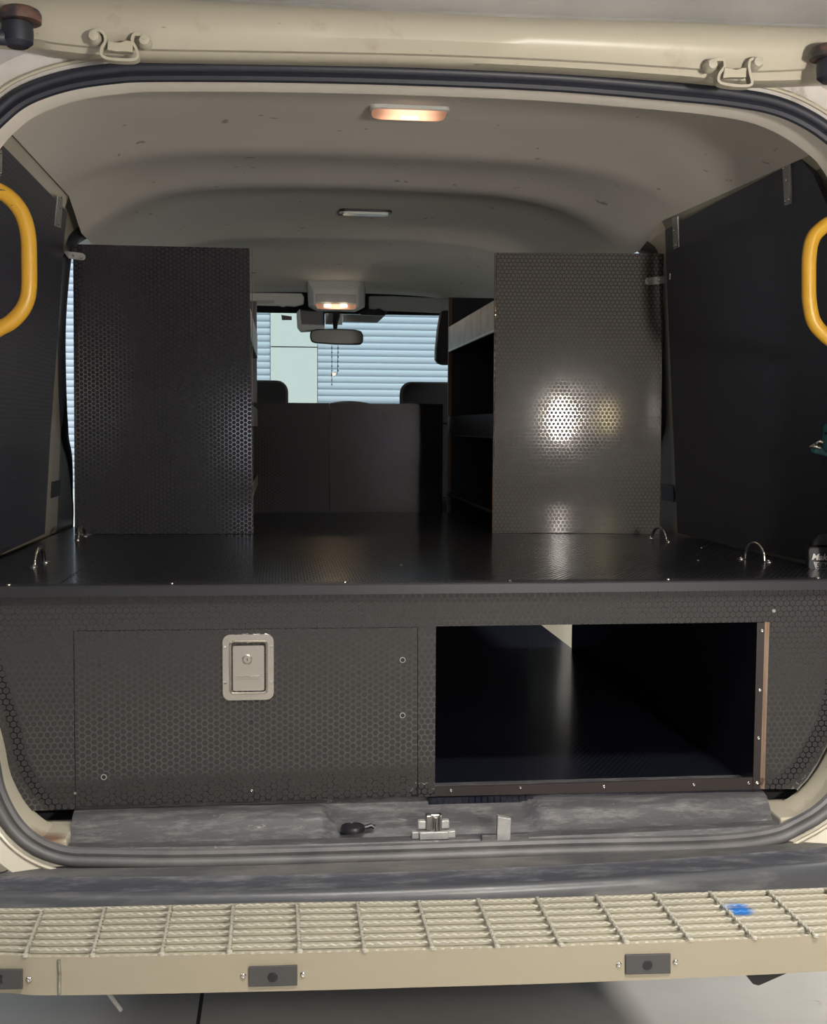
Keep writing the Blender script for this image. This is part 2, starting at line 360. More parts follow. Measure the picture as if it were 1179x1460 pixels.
MB().tube(off(seal, .0055), .0085, 10, True, up=(0,-1,0)).build('outer_bulb', M['rubber'], sr, smooth=True)
MB().tube(off(seal, -.0075, .006), .0075, 8, True, up=(0,-1,0)).build('inner_lip', M['rubber'], sr, smooth=True)
# jamb: cream sheet metal running in from the seal, and the returns to the side walls
j0 = off(seal, .004, .012); j1 = off(seal, -.004, .05); j2 = off(seal, -.004, .10); j3 = off(seal, .03, .17)
n = len(seal)
def arc(test):
    idx = [i for i in range(n) if test(seal[i]) and not test(seal[i-1])]
    out = []; i = idx[0]
    while test(seal[i%n]) and len(out) < n: out.append(i%n); i += 1
    return out+[i%n]
up_ = arc(lambda p: p.z > 1.0)
MB().loft([[L[i] for i in up_] for L in (j0,j1,j2)], closed=False).build('upper_jamb_trim', M['liner'], van, smooth=True)
for a_ in (arc(lambda p: p.z <= 1.0 and p.x > .76), arc(lambda p: p.z <= 1.0 and p.x < -.29)):
    MB().loft([[L[i] for i in a_] for L in (j0,j1,j2)], closed=False).build('door_jamb', M['cream_worn'], van, smooth=True)
jr = MB()
jr.loft([[j2[i] for i in up_], [j3[i] for i in up_]], closed=False)
jr.build('inner_pillar_trim', M['liner'], van, smooth=True)
# outer body ring
ob = off(seal, .012, .006); oc = off(seal, .05, -.012); od = off(seal, .16, .03); oe = off(seal, .20, .10)
lo_ = arc(lambda p: p.z <= 1.0); lo_ = lo_+[(lo_[-1]+1)%n]; up2 = up_+[(up_[-1]+1)%n]
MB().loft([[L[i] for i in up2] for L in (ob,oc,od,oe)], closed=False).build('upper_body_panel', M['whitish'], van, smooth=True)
MB().loft([[L[i] for i in lo_] for L in (ob,oc,od,oe)], closed=False).build('lower_body_panel', M['cream_worn'], van, smooth=True)
# bright metal gutter lip outside the seal
MB().tube(off(seal, .0235, -.002), .0035, 6, True, up=(0,-1,0)).build('gutter_lip', M['cream'], van, smooth=True)

spot(M['cream_worn'], (.20,.12,.08), P(66,1194,y=1.93), .018, .02)
# --- side walls: the skin behind the lining boards, with the side door apertures
def xs(side, y, z, out=0.0):
    t = (z-.98)/.775
    if side < 0: return -.565+.062*t-out
    return 1.002+.066*max(0,(2.95-y)) - .049*t + out
def W(side, px, py, out=0.0):
    """where the sight line through a pixel meets the side wall"""
    y = 2.8
    for _k in range(25):
        p = P(px, py, y=y); d = ray(px, py); y = xs(side, y, p.z, out)/d.x*d.y
    return P(px, py, y=y)
def side_poly(side, yz, out, th, name, m, parent=van, **k):
    mb = MB(); a = [Vector((xs(side,y,z,out), y, z)) for y, z in yz]; b = [Vector((xs(side,y,z,out+th), y, z)) for y, z in yz]
    n = len(a); mb.add(a+b, [tuple(range(n-1,-1,-1)), tuple(range(n,2*n))]+[(i,(i+1)%n,(i+1)%n+n,i+n) for i in range(n)])
    return mb.build(name, m, parent, **k)
apL = [W(-1,px,py,.028) for px,py in ((99,755),(98,700),(93,650),(85,618),(81,560),(79.5,470),(84,400),(93,347))]
apR = [W(1,px,py,.028) for px,py in ((938,755),(939,700),(941,660),(945,625),(951,600),(952,560),(950,480),(945,400),(940,366))]
apL = [(apL[0].y,.60)]+[(p.y,p.z) for p in apL]+[(3.36,1.775)]
apR = [(apR[0].y,.60)]+[(p.y,p.z) for p in apR]+[(apR[-1].y+.12,1.745)]
for side, ap, nm in ((-1, apL, 'left'), (1, apR, 'right')):
    ct = 1.83
    sp = spline([Vector((0,y,z)) for y, z in ap], 4)
    o = side_poly(side, [(2.03,.45)]+[(ap[0][0],.45)]+[(p.y,p.z) for p in sp]+[(3.30,ct),(2.03,ct)], .022, .05, 'rear_side_panel', M['cream'])
    o['label'] = 'cream painted side panel and door pillar on the %s' % nm
    # door opening seal on the edge of the aperture
    MB().tube([Vector((xs(side,p.y,p.z,.028), p.y+.014, p.z)) for p in sp], [.008+.014*min(1,max(0,(p.z-1.05)/.2)) for p in sp], 10).build('side_door_seal', M['rubber'], van, smooth=True)
    # rail over the door, B pillar, front door
    side_poly(side, [(3.28,1.765),(5.6,1.70),(5.6,ct),(3.28,ct)], .022, .05, 'roof_side_rail', M['cream'])
    side_poly(side, [(4.32,.45),(4.50,.45),(4.50,1.75),(4.32,1.75)], .022, .07, 'centre_pillar', M['trimgrey'])
    side_poly(side, [(4.50,.45),(5.9,.45),(5.9,1.25),(4.50,1.25)], .022, .07, 'front_door_panel', M['trimgrey'])
    side_poly(side, [(4.50,1.25),(5.85,1.25),(5.5,1.74),(4.50,1.74)], .05, .004, 'front_door_glass', M['glass'])
    # square rubber pad on the pillar
    q_ = W(side, 80 if side < 0 else 951, 697 if side < 0 else 703, .02); yy = q_.y; zc_ = q_.z
    hw = .062 if side < 0 else .05
    side_poly(side, [(yy-hw,zc_-.021),(yy+hw,zc_-.021),(yy+hw,zc_+.021),(yy-hw,zc_+.021)], .0205, .002, 'rubber_pad', M['black'])
# front closing parts
MB().box(-.62, .98, 2.08, 6.0, .40, .583).build('cargo_floor', M['void'], van)
MB().box(-.70, 1.12, 5.95, 6.1, .3, 1.22).build('front_bulkhead', M['trimgrey'], van)
db = MB(); pf = [(5.55,.9),(5.50,1.22),(5.58,1.31),(5.80,1.335),(6.1,1.31),(6.1,.9)]
db.loft([[Vector((x,y,z)) for y,z in pf] for x in (-.56,.98)], True, True)
dsh = db.build('dashboard', M['black'], van, bevel=.02)
hp = spline([Vector((x,0,z)) for x,z in ((.17,1.33),(.19,1.345),(.26,1.366),(.33,1.370),(.40,1.362),(.47,1.345),(.50,1.33))],4)
MB().prism([Vector((p.x,5.62,p.z)) for p in hp], (0,.16,0)).build('instrument_hood', M['trimgrey'], dsh)
# windscreen
wsm = MB(); wsm.add([(-.50,6.10,1.22),(.93,6.10,1.22),(.90,5.62,1.84),(-.46,5.62,1.84)], [(0,1,2,3)])
wsm.add([(-.50,6.104,1.22),(.93,6.104,1.22),(.90,5.624,1.84),(-.46,5.624,1.84)], [(0,1,2,3)])
wsm.build('windscreen', M['glass'], van)
MB().prism([(-.47,5.575,1.905),(.91,5.575,1.905),(.91,5.66,1.775),(-.47,5.66,1.775)], (0,.003,.002)).build('windscreen_border', M['black'], van)
for sx, a, b in ((-1,-.50,-.46),(1,.93,.90)):
    MB().tube([(a,6.1,1.2),(b,5.62,1.86)], .045, 10).build('windscreen_pillar', M['trimgrey'], van, smooth=True)

# --- headliner
EL, ER = 1.789, 1.768
prof = [(1.975,1.816,0),(2.06,1.822,0),(2.125,1.832,0),(2.15,1.868,0),(2.3,1.885,0),(2.55,1.892,0),(2.74,1.897,0),(2.80,1.886,.6),(2.88,1.884,.8),(2.95,1.896,.2),(3.15,1.900,0),
        (3.20,1.888,.6),(3.29,1.886,.8),(3.33,1.900,.2),(3.5,1.902,0),(3.95,1.900,0),(4.10,1.888,0),(4.16,1.884,0),(4.18,1.896,0),(4.6,1.900,0),(5.0,1.888,0),(5.22,1.852,0),(5.34,1.838,0),(5.37,1.85,0)]
us = [-1+2*i/40 for i in range(41)]
def liner_pt(u, y, zc):
    k = min(1, max(0, (y-2.95)/.18)); zl = EL-.055*k; zr = ER-.045*k
    el = [xs(-1, y, zl, -.004), zl]; er = [xs(1, y, zr, -.004), zr]
    side = el if u < 0 else er
    cx = XC-.006; x = cx+abs(u)*(side[0]-cx)
    a = abs(u); d = .18*a**2 + .82*a**6
    z = zc*(1-d)+side[1]*d
    return Vector((x, y, z))
hl = MB(); loops = []
for y, z, _ in prof:
    row = []
    for u in us:
        p = liner_pt(u, y, z)
        if y < 2.14:      # rear header trim follows the curve of the opening
            a = abs(u); zz = z - .03*a**4
            p.z = min(p.z, zz)
        row.append(p)
    loops.append(row)
hl.loft(loops, closed=False)
head = hl.build('headliner', M['liner'], van, smooth=True)
head['label'] = 'grey moulded roof lining with cross ribs'
# cantrail strips between headliner and lining boards
for side in (-1, 1):
    cr = MB(); zt, zb = ((1.792,1.750) if side < 0 else (1.770,1.742)); y1 = 2.97
    a = [Vector((xs(side,y,zt,0), y, zt)) for y in (2.10,y1)]; b = [Vector((xs(side,y,zb,.012), y, zb)) for y in (2.10,y1)]
    cr.loft([a, b], closed=False); cr.loft([[p+Vector((side*.02,0,.004)) for p in a], [p+Vector((side*.02,0,0)) for p in b]], closed=False)
    if side > 0: cr.loft([a, [p+Vector((-.012,0,.004)) for p in a]], closed=False)
    cr.build('cantrail', M['cream'], van)
# roof skin (blocks the light from above)
MB().box(-.64, 1.08, 2.0, 5.75, 1.925, 1.95).build('roof_panel', M['cream'], van)
MB().box(-.64, 1.08, 1.90, 2.02, 1.865, 1.95).build('roof_rear_header', M['cream_worn'], van)

# --- tailgate raised overhead
tg = root('tailgate', (XC, 1.75, 1.83), 'raised cream tailgate overhead, its lower edge scuffed and grey inside', 'tailgate')
def edge_loops(rows, y0):
    out = []
    for pts, dy in rows:
        out.append([P(px, py, y=y0+dy+bow(P(px,py,y=y0).x)*.5) for px, py in pts])
    return out
bt = [[(-260,56),(-60,62),(45,70),(75,77),(130,83),(220,86),(400,89),(600,93),(800,102),(960,113),(1060,121),(1179,118),(1300,112),(1500,110)]]
r0 = [(x, y+4) for x, y in bt[0]]
r1 = [(x, y-6) for x, y in bt[0]]
r2 = [(-260,46),(-60,50),(45,58),(75,63),(130,69),(220,73),(400,76),(600,80),(800,88),(960,98),(1060,104),(1179,100),(1300,98),(1500,96)]
r3 = [(-260,20),(-60,24),(45,34),(75,38),(130,44),(220,48),(400,52),(600,57),(800,65),(960,72),(1060,76),(1179,74),(1300,72),(1500,70)]
r4 = [(-260,-20),(-60,-14),(45,-9),(75,-8),(130,-5),(220,1),(400,10),(600,21),(800,30),(960,34),(1060,38),(1179,43),(1300,50),(1500,60)]
r5 = [(x, y-3) for x, y in r4]
MB().loft([spline(l,4) for l in edge_loops([(r0,.075),(bt[0],.030),(r1,.012),(r2,.006),([(x,y-3) for x,y in r2],-.004),(r3,-.020),([(x,(y+y2)/2) for (x,y),(_,y2) in zip(r3,r4)],-.022),(r4,-.012),(r5,0.0)], 1.79)], closed=False).build('edge_panel', M['cream_worn'], tg, smooth=True)
ip = edge_loops([(r5,0.0),([(x,y-4) for x,y in r5],.004)], 1.79)
ipa = ip[1]; ipb = [p+Vector((0,-.35,.085)) for p in ipa]; ipc = [p+Vector((0,-.62,.155)) for p in ipa]; ipd = [p+Vector((0,-.62,.20)) for p in ipa]; ipe = [p+Vector((0,.02,.06)) for p in ipa]
MB().loft([ip[0],ipa,ipb,ipc,ipd,ipe], closed=False).build('inner_panel', M['panelgrey'], tg, smooth=True)
# roof hinges
def hinge(pts, plate, bolts, lab):
    y = 1.775
    g = root('roof_hinge', P(*plate[2], y=y), lab, 'hinge', 'tailgate hinges')
    def w_(px, py, dy=0): return P(px, py, y=y+dy)
    path = spline([w_(*p) for p in pts], 4)
    a = MB(); hgt = .004
    for dy0, dy1 in ((-.004, .012),):
        up = []
        lo = [p+Vector((0,dy0,0)) for p in path]; hi = [p+Vector((0,dy1,0)) for p in path]
        inner = []
        for i, p in enumerate(path):
            t = (path[min(i+1,len(path)-1)]-path[max(i-1,0)]).normalized(); nn = Vector((-t.z,0,t.x))*hgt
            inner.append(nn)
        loops = [[lo[i]-inner[i], lo[i]+inner[i]*0, hi[i]+inner[i]*0, hi[i]-inner[i]] for i in range(len(path))]
        a.loft(loops, True, True)
    a.build('bracket', M['cream_worn'], g, smooth=True)
    MB().prism([w_(*p, -.006) for p in plate], (0,.012,0)).build('hinge_plate', M['cream'], g, bevel=.001)
    for bx in bolts:
        c = w_(*bx, -.004)
        MB().lathe([(.0095,-.016),(.0095,-.003),(.0078,0),(.0068,.005),(.001,.006)], c, 'Y', 14).build('bolt', M['cream_worn'], g, smooth=True)
hinge([(127,45),(141,42),(150,48),(153,60),(147,72),(150,81),(170,84),(190,84),(195,80),(192,70),(187,60),(189,50),(197,48),(214,52)],
      [(153,57),(163,60),(172,60),(180,57),(189,59),(189,74),(176,73),(166,73),(153,71)], [(134,52),(206,58)], 'left U-shaped cream hinge bolted on the tailgate edge')
hinge([(1008,86),(1030,84),(1034,92),(1033,98),(1026,108),(1027,117),(1048,121),(1066,121),(1069,117),(1066,105),(1065,93),(1069,84),(1084,82),(1087,86)],
      [(1033,96),(1042,97),(1050,99),(1057,97),(1065,96),(1064,110),(1050,110),(1042,110),(1031,111)], [(1015,92),(1080,89)], 'right U-shaped cream hinge bolted on the tailgate edge')
# gas strut sockets
def socket(cx, cy, flip, lab):
    y = 1.76; c = P(cx, cy, y=y); g = root('strut_mount', c, lab, 'mount', 'gas strut mounts')
    k = 1/960
    MB().lathe([(.0285,-.006),(.029,.004),(.026,.010),(.02,.013)], c+Vector((0,0,.010)), 'Z', 20).build('flange', M['rust'], g, smooth=True)
    b = c+Vector((-.004*flip,0,-.014))
    MB().lathe([(.014,-.016),(.021,-.010),(.022,.004),(.021,.016)], b, 'Z', 18).build('boot', M['rubber'], g, smooth=True)
    MB().tube([b+Vector((0,0,-.004)), b+Vector((-.06*flip,-.02,-.008)), b+Vector((-.16*flip,-.10,-.02))], .011, 12).build('strut_end', M['rubber'], g, smooth=True)
socket(29, 36, 1, 'rusty black gas strut mount at the top left corner of the tailgate')
socket(1182, 88, -1, 'rusty black gas strut mount at the right end of the tailgate')

# ================================================================== SILL, BUMPER
scp = root('sill_scuff_plate', (XC, 1.95, .57), 'worn dark grey plastic scuff plate along the rear door sill', 'scuff plate')
x0s, x1s = P(95,1190,y=1.93).x, P(1112,1170,y=1.93).x
xr0, xr1 = P(462,1170,y=1.93).x, P(778,1165,y=1.93).x
for xa_, xb_ in ((x0s-.07, x0s+.001), (x1s-.001, x1s+.06)): MB().box(xa_, xb_, 1.925, 2.03, .55, .588).build('sill_metal', M['cream_worn'], van, bevel=.004)
prf = [(2.08,.618),(2.055,.618),(2.05,.614),(2.035,.614),(2.03,.616),(2.015,.616),(2.01,.611),(1.985,.611),(1.965,.606),(1.957,.598),(1.940,.578),(1.930,.573),(1.925,.577),(1.905,.575),(1.900,.566),(1.896,.562)]
xss = [x0s+(x1s-x0s)*i/120 for i in range(121)]
def sstep(a,b,t): t = min(1,max(0,(t-a)/(b-a))); return t*t*(3-2*t)
loops = []
for x in xss:
    k = sstep(xr0-.004,xr0+.03,x)*(1-sstep(xr1-.03,xr1+.004,x))
    k2 = 1-.75*sstep(.395,.425,x)*(1-sstep(.445,.475,x))*0
    row = []
    for y, z in prf:
        if 1.93 < y < 2.0: z = z - (.022*k*k2 if y < 1.99 else 0); z = max(z, .560)
        yy = y + (bow(x)*.6 if y < 2.0 else 0)
        row.append(Vector((x, yy, z)))
    loops.append(row)
sm = MB(); sm.loft(loops, closed=False)
sm.loft([[p+Vector((0,0,0)) for p in loops[0]], [p-Vector((0,0,.05)) for p in loops[0]]], closed=False)
sm.loft([loops[-1], [p-Vector((0,0,.05)) for p in loops[-1]]], closed=False)
sm.build('plate', M['scuff'], scp, smooth=True)
# black cap, striker and post in the recess
def at_sill(px, py, z=.582): return P(px, py, z=z)
c = at_sill(503,1184)
MB().lathe([(.020,0),(.0205,.004),(.019,.008),(.0165,.009),(.016,.0075),(.001,.0075)], c, 'Z', 24).build('round_cap', M['black'], scp, smooth=True)
MB().tube([c+Vector((.017,0,.004)), c+Vector((.03,.004,.006)), c+Vector((.036,.003,.003))], .004, 8).build('cap_tab', M['black'], scp, smooth=True)
sk = root('door_striker', at_sill(619,1189,.586), 'zinc door latch striker block in the sill recess', 'latch'); q = ORG[sk.name]
MB().box(q.x-.024,q.x+.024,q.y+.000,q.y+.02,q.z-.010,q.z+.003).box(q.x-.036,q.x+.036,q.y+.006,q.y+.018,q.z-.010,q.z+.002).build('base', M['galv'], sk, bevel=.0015)
for a_, b_ in ((-.026,-.012),(.012,.026)): MB().box(q.x+a_,q.x+b_,q.y+.006,q.y+.018,q.z+.006,q.z+.020).build('block', M['galv'], sk, bevel=.002)
MB().box(q.x-.013,q.x-.004,q.y+.002,q.y+.016,q.z+.005,q.z+.030).box(q.x+.009,q.x+.013,q.y+.002,q.y+.016,q.z+.005,q.z+.030).box(q.x-.013,q.x+.013,q.y+.008,q.y+.016,q.z+.026,q.z+.030).build('loop', M['steel'], sk, bevel=.0015)
MB().tube([q+Vector((.003,.006,.004)),q+Vector((.003,.006,.026))], .0045, 12).build('pin', M['chrome'], sk, smooth=True)
pk = root('guide_post', at_sill(718,1190,.586), 'small upright zinc guide post beside the striker in the sill', 'post'); q = ORG[pk.name]
MB().prism([q+Vector((-.011,0,-.012)),q+Vector((.011,0,-.012)),q+Vector((.012,0,.026)),q+Vector((.002,0,.028)),q+Vector((-.010,0,.031))],(0,.012,0)).build('post', M['galv'], pk, bevel=.001)
MB().box(q.x-.035,q.x+.042,q.y+.004,q.y+.014,q.z-.014,q.z-.002).build('foot', M['scuff'], pk, bevel=.001)
# rear bumper cover
bp = root('rear_bumper', (XC, 1.8, .50), 'dark grey plastic rear bumper top between sill and grating step', 'bumper')
def yb(x): return bow(x)
brows = [('bumper_cover','bumper',[(1.93,.562),(1.895,.556),(1.88,.553),(1.850,.5490),(1.844,.5475)]),('tread_band','tread',[(1.844,.5475),(1.842,.5455),(1.83,.541),(1.812,.5365)]),('front_lip','lip',[(1.812,.5365),(1.809,.5375),(1.805,.5365),(1.800,.532),(1.797,.526),(1.796,.512),(1.795,.40)])]
for nm_, mm_, brow in brows:
    loops = []
    for i in range(61):
        x = -.75+1.93*i/60
        loops.append([Vector((x, y+yb(x)*(1 if y < 1.9 else .5), z)) for y, z in brow])
    MB().loft(loops, closed=False).build(nm_, M[mm_], bp, smooth=True)
q = P(-6,1239,z=.552)
ring = [q+Vector((.022*math.cos(2*math.pi*k/32), .022*math.sin(2*math.pi*k/32)*1.1, .0008+.0*k)) for k in range(32)]
MB().tube(ring, .0010, 6, True).build('round_plug', M['void'], bp)

# ================================================================== REAR STEP with grating
st = root('rear_step', (XC, 1.68, .46), 'cream steel rear step bar topped with wavy grating', 'step')
ZG = .545
fpx = [(-200,1356),(0,1362),(84,1365.5),(400,1360),(600,1355),(800,1349.5),(1000,1342),(1179,1333.5),(1400,1318)]
fr = [P(px, py, z=ZG) for px, py in fpx]
bk = [P(px, py, z=ZG) for px, py in [(-200,1296),(0,1296),(84,1295),(400,1288),(600,1285),(800,1280),(1000,1273),(1179,1266.5),(1400,1256)]]
frs = spline(fr, 8); bks = spline(bk, 8)
hh = .0515
fa = MB(); fa.loft([[p for p in frs],[p-Vector((0,0,hh)) for p in frs],[p+Vector((0,.003,-hh)) for p in frs],[p+Vector((0,.05,-hh)) for p in frs],[p+Vector((0,.05,-hh+.003)) for p in frs],[p+Vector((0,.003,-hh+.003)) for p in frs],[p+Vector((0,.003,0)) for p in frs],[p for p in frs]], closed=False)
fascia = fa.build('fascia', M['step_paint'], st, smooth=True)
ty = MB(); ty.loft([[p+Vector((0,.003,-.0070)) for p in frs], [p+Vector((0,0,-.0070)) for p in bks], [p+Vector((0,0,-.0100)) for p in bks], [p+Vector((0,.003,-.0100)) for p in frs]], closed=False)
spot(M['tray'], (.01,.13,.42), P(1053,1297,z=ZG-.0070), .012, .014)
spot(M['grate'], (.01,.13,.42), P(1053,1297,z=ZG-.002), .012, .014)
ty.build('tray', M['tray'], st)
MB().loft([[p for p in bks],[p+Vector((0,.003,0)) for p in bks],[p+Vector((0,.003,-.035)) for p in bks],[p-Vector((0,0,.035)) for p in bks],[p for p in bks]], closed=False).build('rear_flange', M['step_paint'], st)
wp = P(84,1366,y=fr[2].y)
MB().tube([fr[2]+Vector((0,-.001,-.002)), fr[2]+Vector((.001,-.002,-.02)), fr[2]+Vector((0,-.001,-.05))], .0022, 8).build('weld_bead', M['steel'], st, smooth=True)
# long serrated bars
def lerp_bar(k, pts=700):
    t = k/7.0; out = []
    X0, X1 = P(-190,1330,z=ZG).x, P(1390,1300,z=ZG).x
    for i in range(pts):
        x = X0+(X1-X0)*i/(pts-1)
        def yat(L):
            for a, b in zip(L, L[1:]):
                if a.x <= x <= b.x: return a.y+(b.y-a.y)*(x-a.x)/(b.x-a.x)
            return L[0].y if x < L[0].x else L[-1].y
        yf_, yk = yat(frs)+.004, yat(bks)-.001
        out.append(Vector((x, yk+(yf_-yk)*t, ZG)))
    return out
for k in range(8):
    pts = lerp_bar(k); mb = MB(); L_ = []
    for p in pts:
        ph = 2*math.pi*p.x/.0128+k*2.1; z = ZG+.0011*math.sin(ph); dy = .0012*math.cos(ph+.6)
        L_.append([p+Vector((0,-.0020,z-ZG-.0012)), p+Vector((0,-.0012,z-ZG)), p+Vector((0,.0016,z-ZG)), p+Vector((0,.0012,-.0055)), p+Vector((0,-.0012,-.0055))])
    mb.loft(L_, True, True).build('grating_bar', M['grate'], st, smooth=True)
# cross bars
cr_px = [((-75,1300),(-150,1362)),((60,1300),(36,1362)),((150,1294),(132,1362)),((244,1292),(231,1360)),((333,1291),(327,1357)),((424,1289),(427,1356)),((510,1287),(520,1355)),((597,1285),(617,1352)),
    ((682,1282),(709,1349)),((766,1280),(800,1347)),((850,1277),(893,1343)),((933,1274),(984,1340)),((1012,1272),(1075,1337)),((1095,1270),(1162,1334)),((1178,1267),(1250,1330)),((1262,1262),(1340,1322))]
for (a, b) in cr_px:
    A, B = P(*a, z=ZG+.001), P(*b, z=ZG+.001); mb = MB(); L_ = []
    for i in range(57):
        t = i/56; p = A+(B-A)*t; tw = 2*math.pi*t*7; d = (B-A).normalized(); sd = Vector((-d.y,d.x,0))
        v = (sd*math.cos(tw)*.0026+Vector((0,0,1))*math.sin(tw)*.0026); u2 = (sd*-math.sin(tw)+Vector((0,0,1))*math.cos(tw))*.0018
        L_.append([p+v+u2, p-v+u2, p-v-u2, p+v-u2])
    mb.loft(L_, True, True)
    mb.lathe([(.001,-.003),(.0045,-.001),(.004,.002),(.001,.0035)], B+Vector((0,-.001,0)), 'Z', 10)
    mb.build('cross_bar', M['grate'], st, smooth=True)
# sensor pads on the fascia
def yfr(px, py):
    p = P(px, py, y=1.6)
    for _ in range(4):
        for a, b in zip(frs, frs[1:]):
            if a.x <= p.x <= b.x: y = a.y+(b.y-a.y)*(p.x-a.x)/(b.x-a.x); break
        p = P(px, py, y=y)
    return p
for (xl, xr, yt, ybm, ytr, ybr, lab, ccx, ccy) in ((-36,33,1381,1410,1380.5,1408.5,'leftmost, cut by the frame',4,1394),(355,424,1377,1405.5,1375,1403.5,'below the middle of the grating',389,1391),(891,955,1360,1388,1358.5,1386.5,'right-hand one',922,1374)):
    q4 = [yfr(xl,yt), yfr(xr,ytr), yfr(xr,ybr), yfr(xl,ybm)]
    g = MB().prism([p+Vector((0,-.004,0)) for p in q4], (0,.0038,0)).build('sensor_pad', M['pad'], st, bevel=.0008)
    g['label'] = 'dark grey sensor pad, %s' % lab
    c = yfr(ccx, ccy)+Vector((0,-.0045,0))
    MB().lathe([(.0062,-.0002),(.0066,.0006),(.005,.0011),(.0001,.0009)], c, 'Y', 20).build('sensor_disc', M['black'], g, smooth=True)
for px, py in ((42,1396),(347,1391),(432,1389),(882,1375),(963,1371)):
    screw(st, yfr(px, py)+Vector((0,-.0005,0)), (0,-1,0), .0040)
# tow bracket corner hanging below at the right, pale strip at left
tb = [P(1066,1390,y=1.74),P(1074,1404,y=1.74),P(1082,1406,y=1.74),P(1130,1385,y=1.74),P(1110,1370,y=1.74),P(1060,1372,y=1.74)]
tag(MB().prism(tb, (0,.10,0)).build('tow_bracket', M['black'], None, bevel=.002), 'black bracket corner poking out below the step at right', 'bracket')
a, b = P(155,1417,y=1.78), P(172,1440,y=1.80)
tag(MB().tube([a+Vector((-.004,0,.03)), a, b], .0035, 8).build('hanging_strap', M['galv'], None), 'short pale strap hanging under the step at left', 'strap')

# ================================================================== DECK
dk = root('deck', (XC, 2.98, DECK-.012), 'black hexagon-textured plywood deck over the drawer cabinet', 'deck')
YR = 3.965
def deck_board(x0, x1, y0, y1, lab=None):
    mb = MB()
    if x0 is None: xa_, xb_ = xs(-1,y0,DECK)+.003, xs(-1,y1,DECK)+.003; pts = [(xa_,y0),(x1,y0),(x1,y1),(xb_,y1)]
    elif x1 is None: pts = [(x0,y0),(min(1.035,xs(1,y0,DECK)-.003),y0),(xs(1,y1,DECK)-.003,y1),(x0,y1)]
    else: pts = [(x0,y0),(x1,y0),(x1,y1),(x0,y1)]
    mb.prism([(x,y,DZ(y)-.012) for x,y in pts], (0,0,.012)); return mb.build('deck_board', M['hex_deck'], dk, bevel=.0006)
yf0 = YF+.004
deck_board(-.365, .826, yf0, YR)
deck_board(None, -.367, yf0, 2.92); deck_board(None, -.367, 2.922, YR)
deck_board(.828, None, yf0, 2.50); deck_board(.828, None, 2.502, YR)
# edge trim and its rivets
tA, tB = P(-75,839,y=YF), P(1262,825,y=YF)
zt = lambda px: P(px, 838-px*.0102, y=YF).z
tr = MB(); tr.loft([[Vector((x,YF+.020,DECK+.0015)),Vector((x,YF-.010,DECK+.0015)),Vector((x,YF-.0125,DECK-.001)),Vector((x,YF-.0125,DECK-.0165)),Vector((x,YF-.0105,DECK-.0165)),Vector((x,YF-.0105,DECK-.0005)),Vector((x,YF+.020,DECK))] for x in (-.56,1.01)], True, True)
tr.build('edge_trim', M['alu'], dk, smooth=True)
for px, py in ((12,838),(245,836),(492,834.5),(728,832),(954,829.5),(1168,827)):
    screw(dk, (P(px,py,y=YF).x, YF+.004, DECK+.0012), (0,0,1), .0042, 'rivet')
for px, py in ((1000,781),(572,806),(995,799)):
    screw(dk, Pd(px,py), (0,0,1), .003, 'countersunk_screw', 'steel')
# tie down staples
def staple(pts, w_, lab, face=False):
    """pts: foot, crown, foot in world"""
    a, b = pts
    c = (a+b)/2; g = root('tie_down_ring', c, lab, 'tie-down', 'tie-down rings on the deck')
    ax = (b-a); L_ = ax.length; d = ax.normalized(); H = w_
    path = [a+d*(L_*(.5-.5*math.cos(math.pi*k/14)))+Vector((0,0,.003+H*math.sin(math.pi*k/14))) for k in range(15)]
    MB().tube(path, .0036, 10).build('loop', M['chrome'], g, smooth=True)
    for p, s in ((a,-1),(b,1)):
        f = MB(); q = p+d*s*.010; f.lathe([(.0085,0),(.0085,.002),(.007,.0028),(.001,.003)], q, 'Z', 14); f.build('foot', M['steel'], g, smooth=True)
        screw(g, q+Vector((0,0,.0025)), (0,0,1), .0040)
staple((Pd(50,808),Pd(63,803)), .030, 'chrome tie-down loop on the deck, nearest the left side')
staple((Pd(112,770),Pd(121,765)), .026, 'chrome tie-down loop at the foot of the left-hand tall board')
staple((Pd(930,768),Pd(950,772)), .028, 'chrome tie-down loop at the foot of the right-hand tall board')
staple((Pd(1062,798),Pd(1090,801)), .033, 'chrome tie-down loop on the deck nearest the battery tool')

# ================================================================== DRAWER CABINET (front face, opening)
cab = root('drawer_cabinet', (XC, YF, .60), 'black hexagon-textured plywood cabinet under the deck, drawer left, open bay right', 'cabinet')
TH = .016
def face(pts, name, m, y=YF, th=TH, parent=cab, **k):
    return MB().prism([P(px,py,y=y) for px,py in pts], (0,th,0)).build(name, m, parent, **k)
face([(-70,848),(1252,832),(1250,886),(1090,887),(622,893),(600,893.8),(104,899.6),(-70,901)], 'top_rail', M['hex_face'])
face([(-70,901),(104.4,899.6),(107.3,1154),(46,1156),(34,1142),(15,1105),(3,1070),(-6,1030),(-20,960)], 'left_stile', M['hex_face'])
face([(596,893.5),(621.5,893),(620,1136),(596,1136)], 'centre_stile', M['hex_face'])
rs = [(1096,887),(1250,886),(1225,960),(1196,1025),(1179,1060),(1163,1090),(1150,1110),(1136,1125),(1089,1125)]
face(rs, 'right_stile', M['hex_face'])
face([(1090.5,887),(1097,887),(1090,1125.5),(1083,1124)], 'plywood_edge', M['ply'], y=YF-.001, th=.018)
MB().tube([P(px,py,y=YF-.001) for px,py in ((1250,890),(1225,960),(1196,1025),(1180,1060),(1164,1090),(1151,1110),(1136,1126))], .0016, 6).build('edge_band', M['steel'], cab)
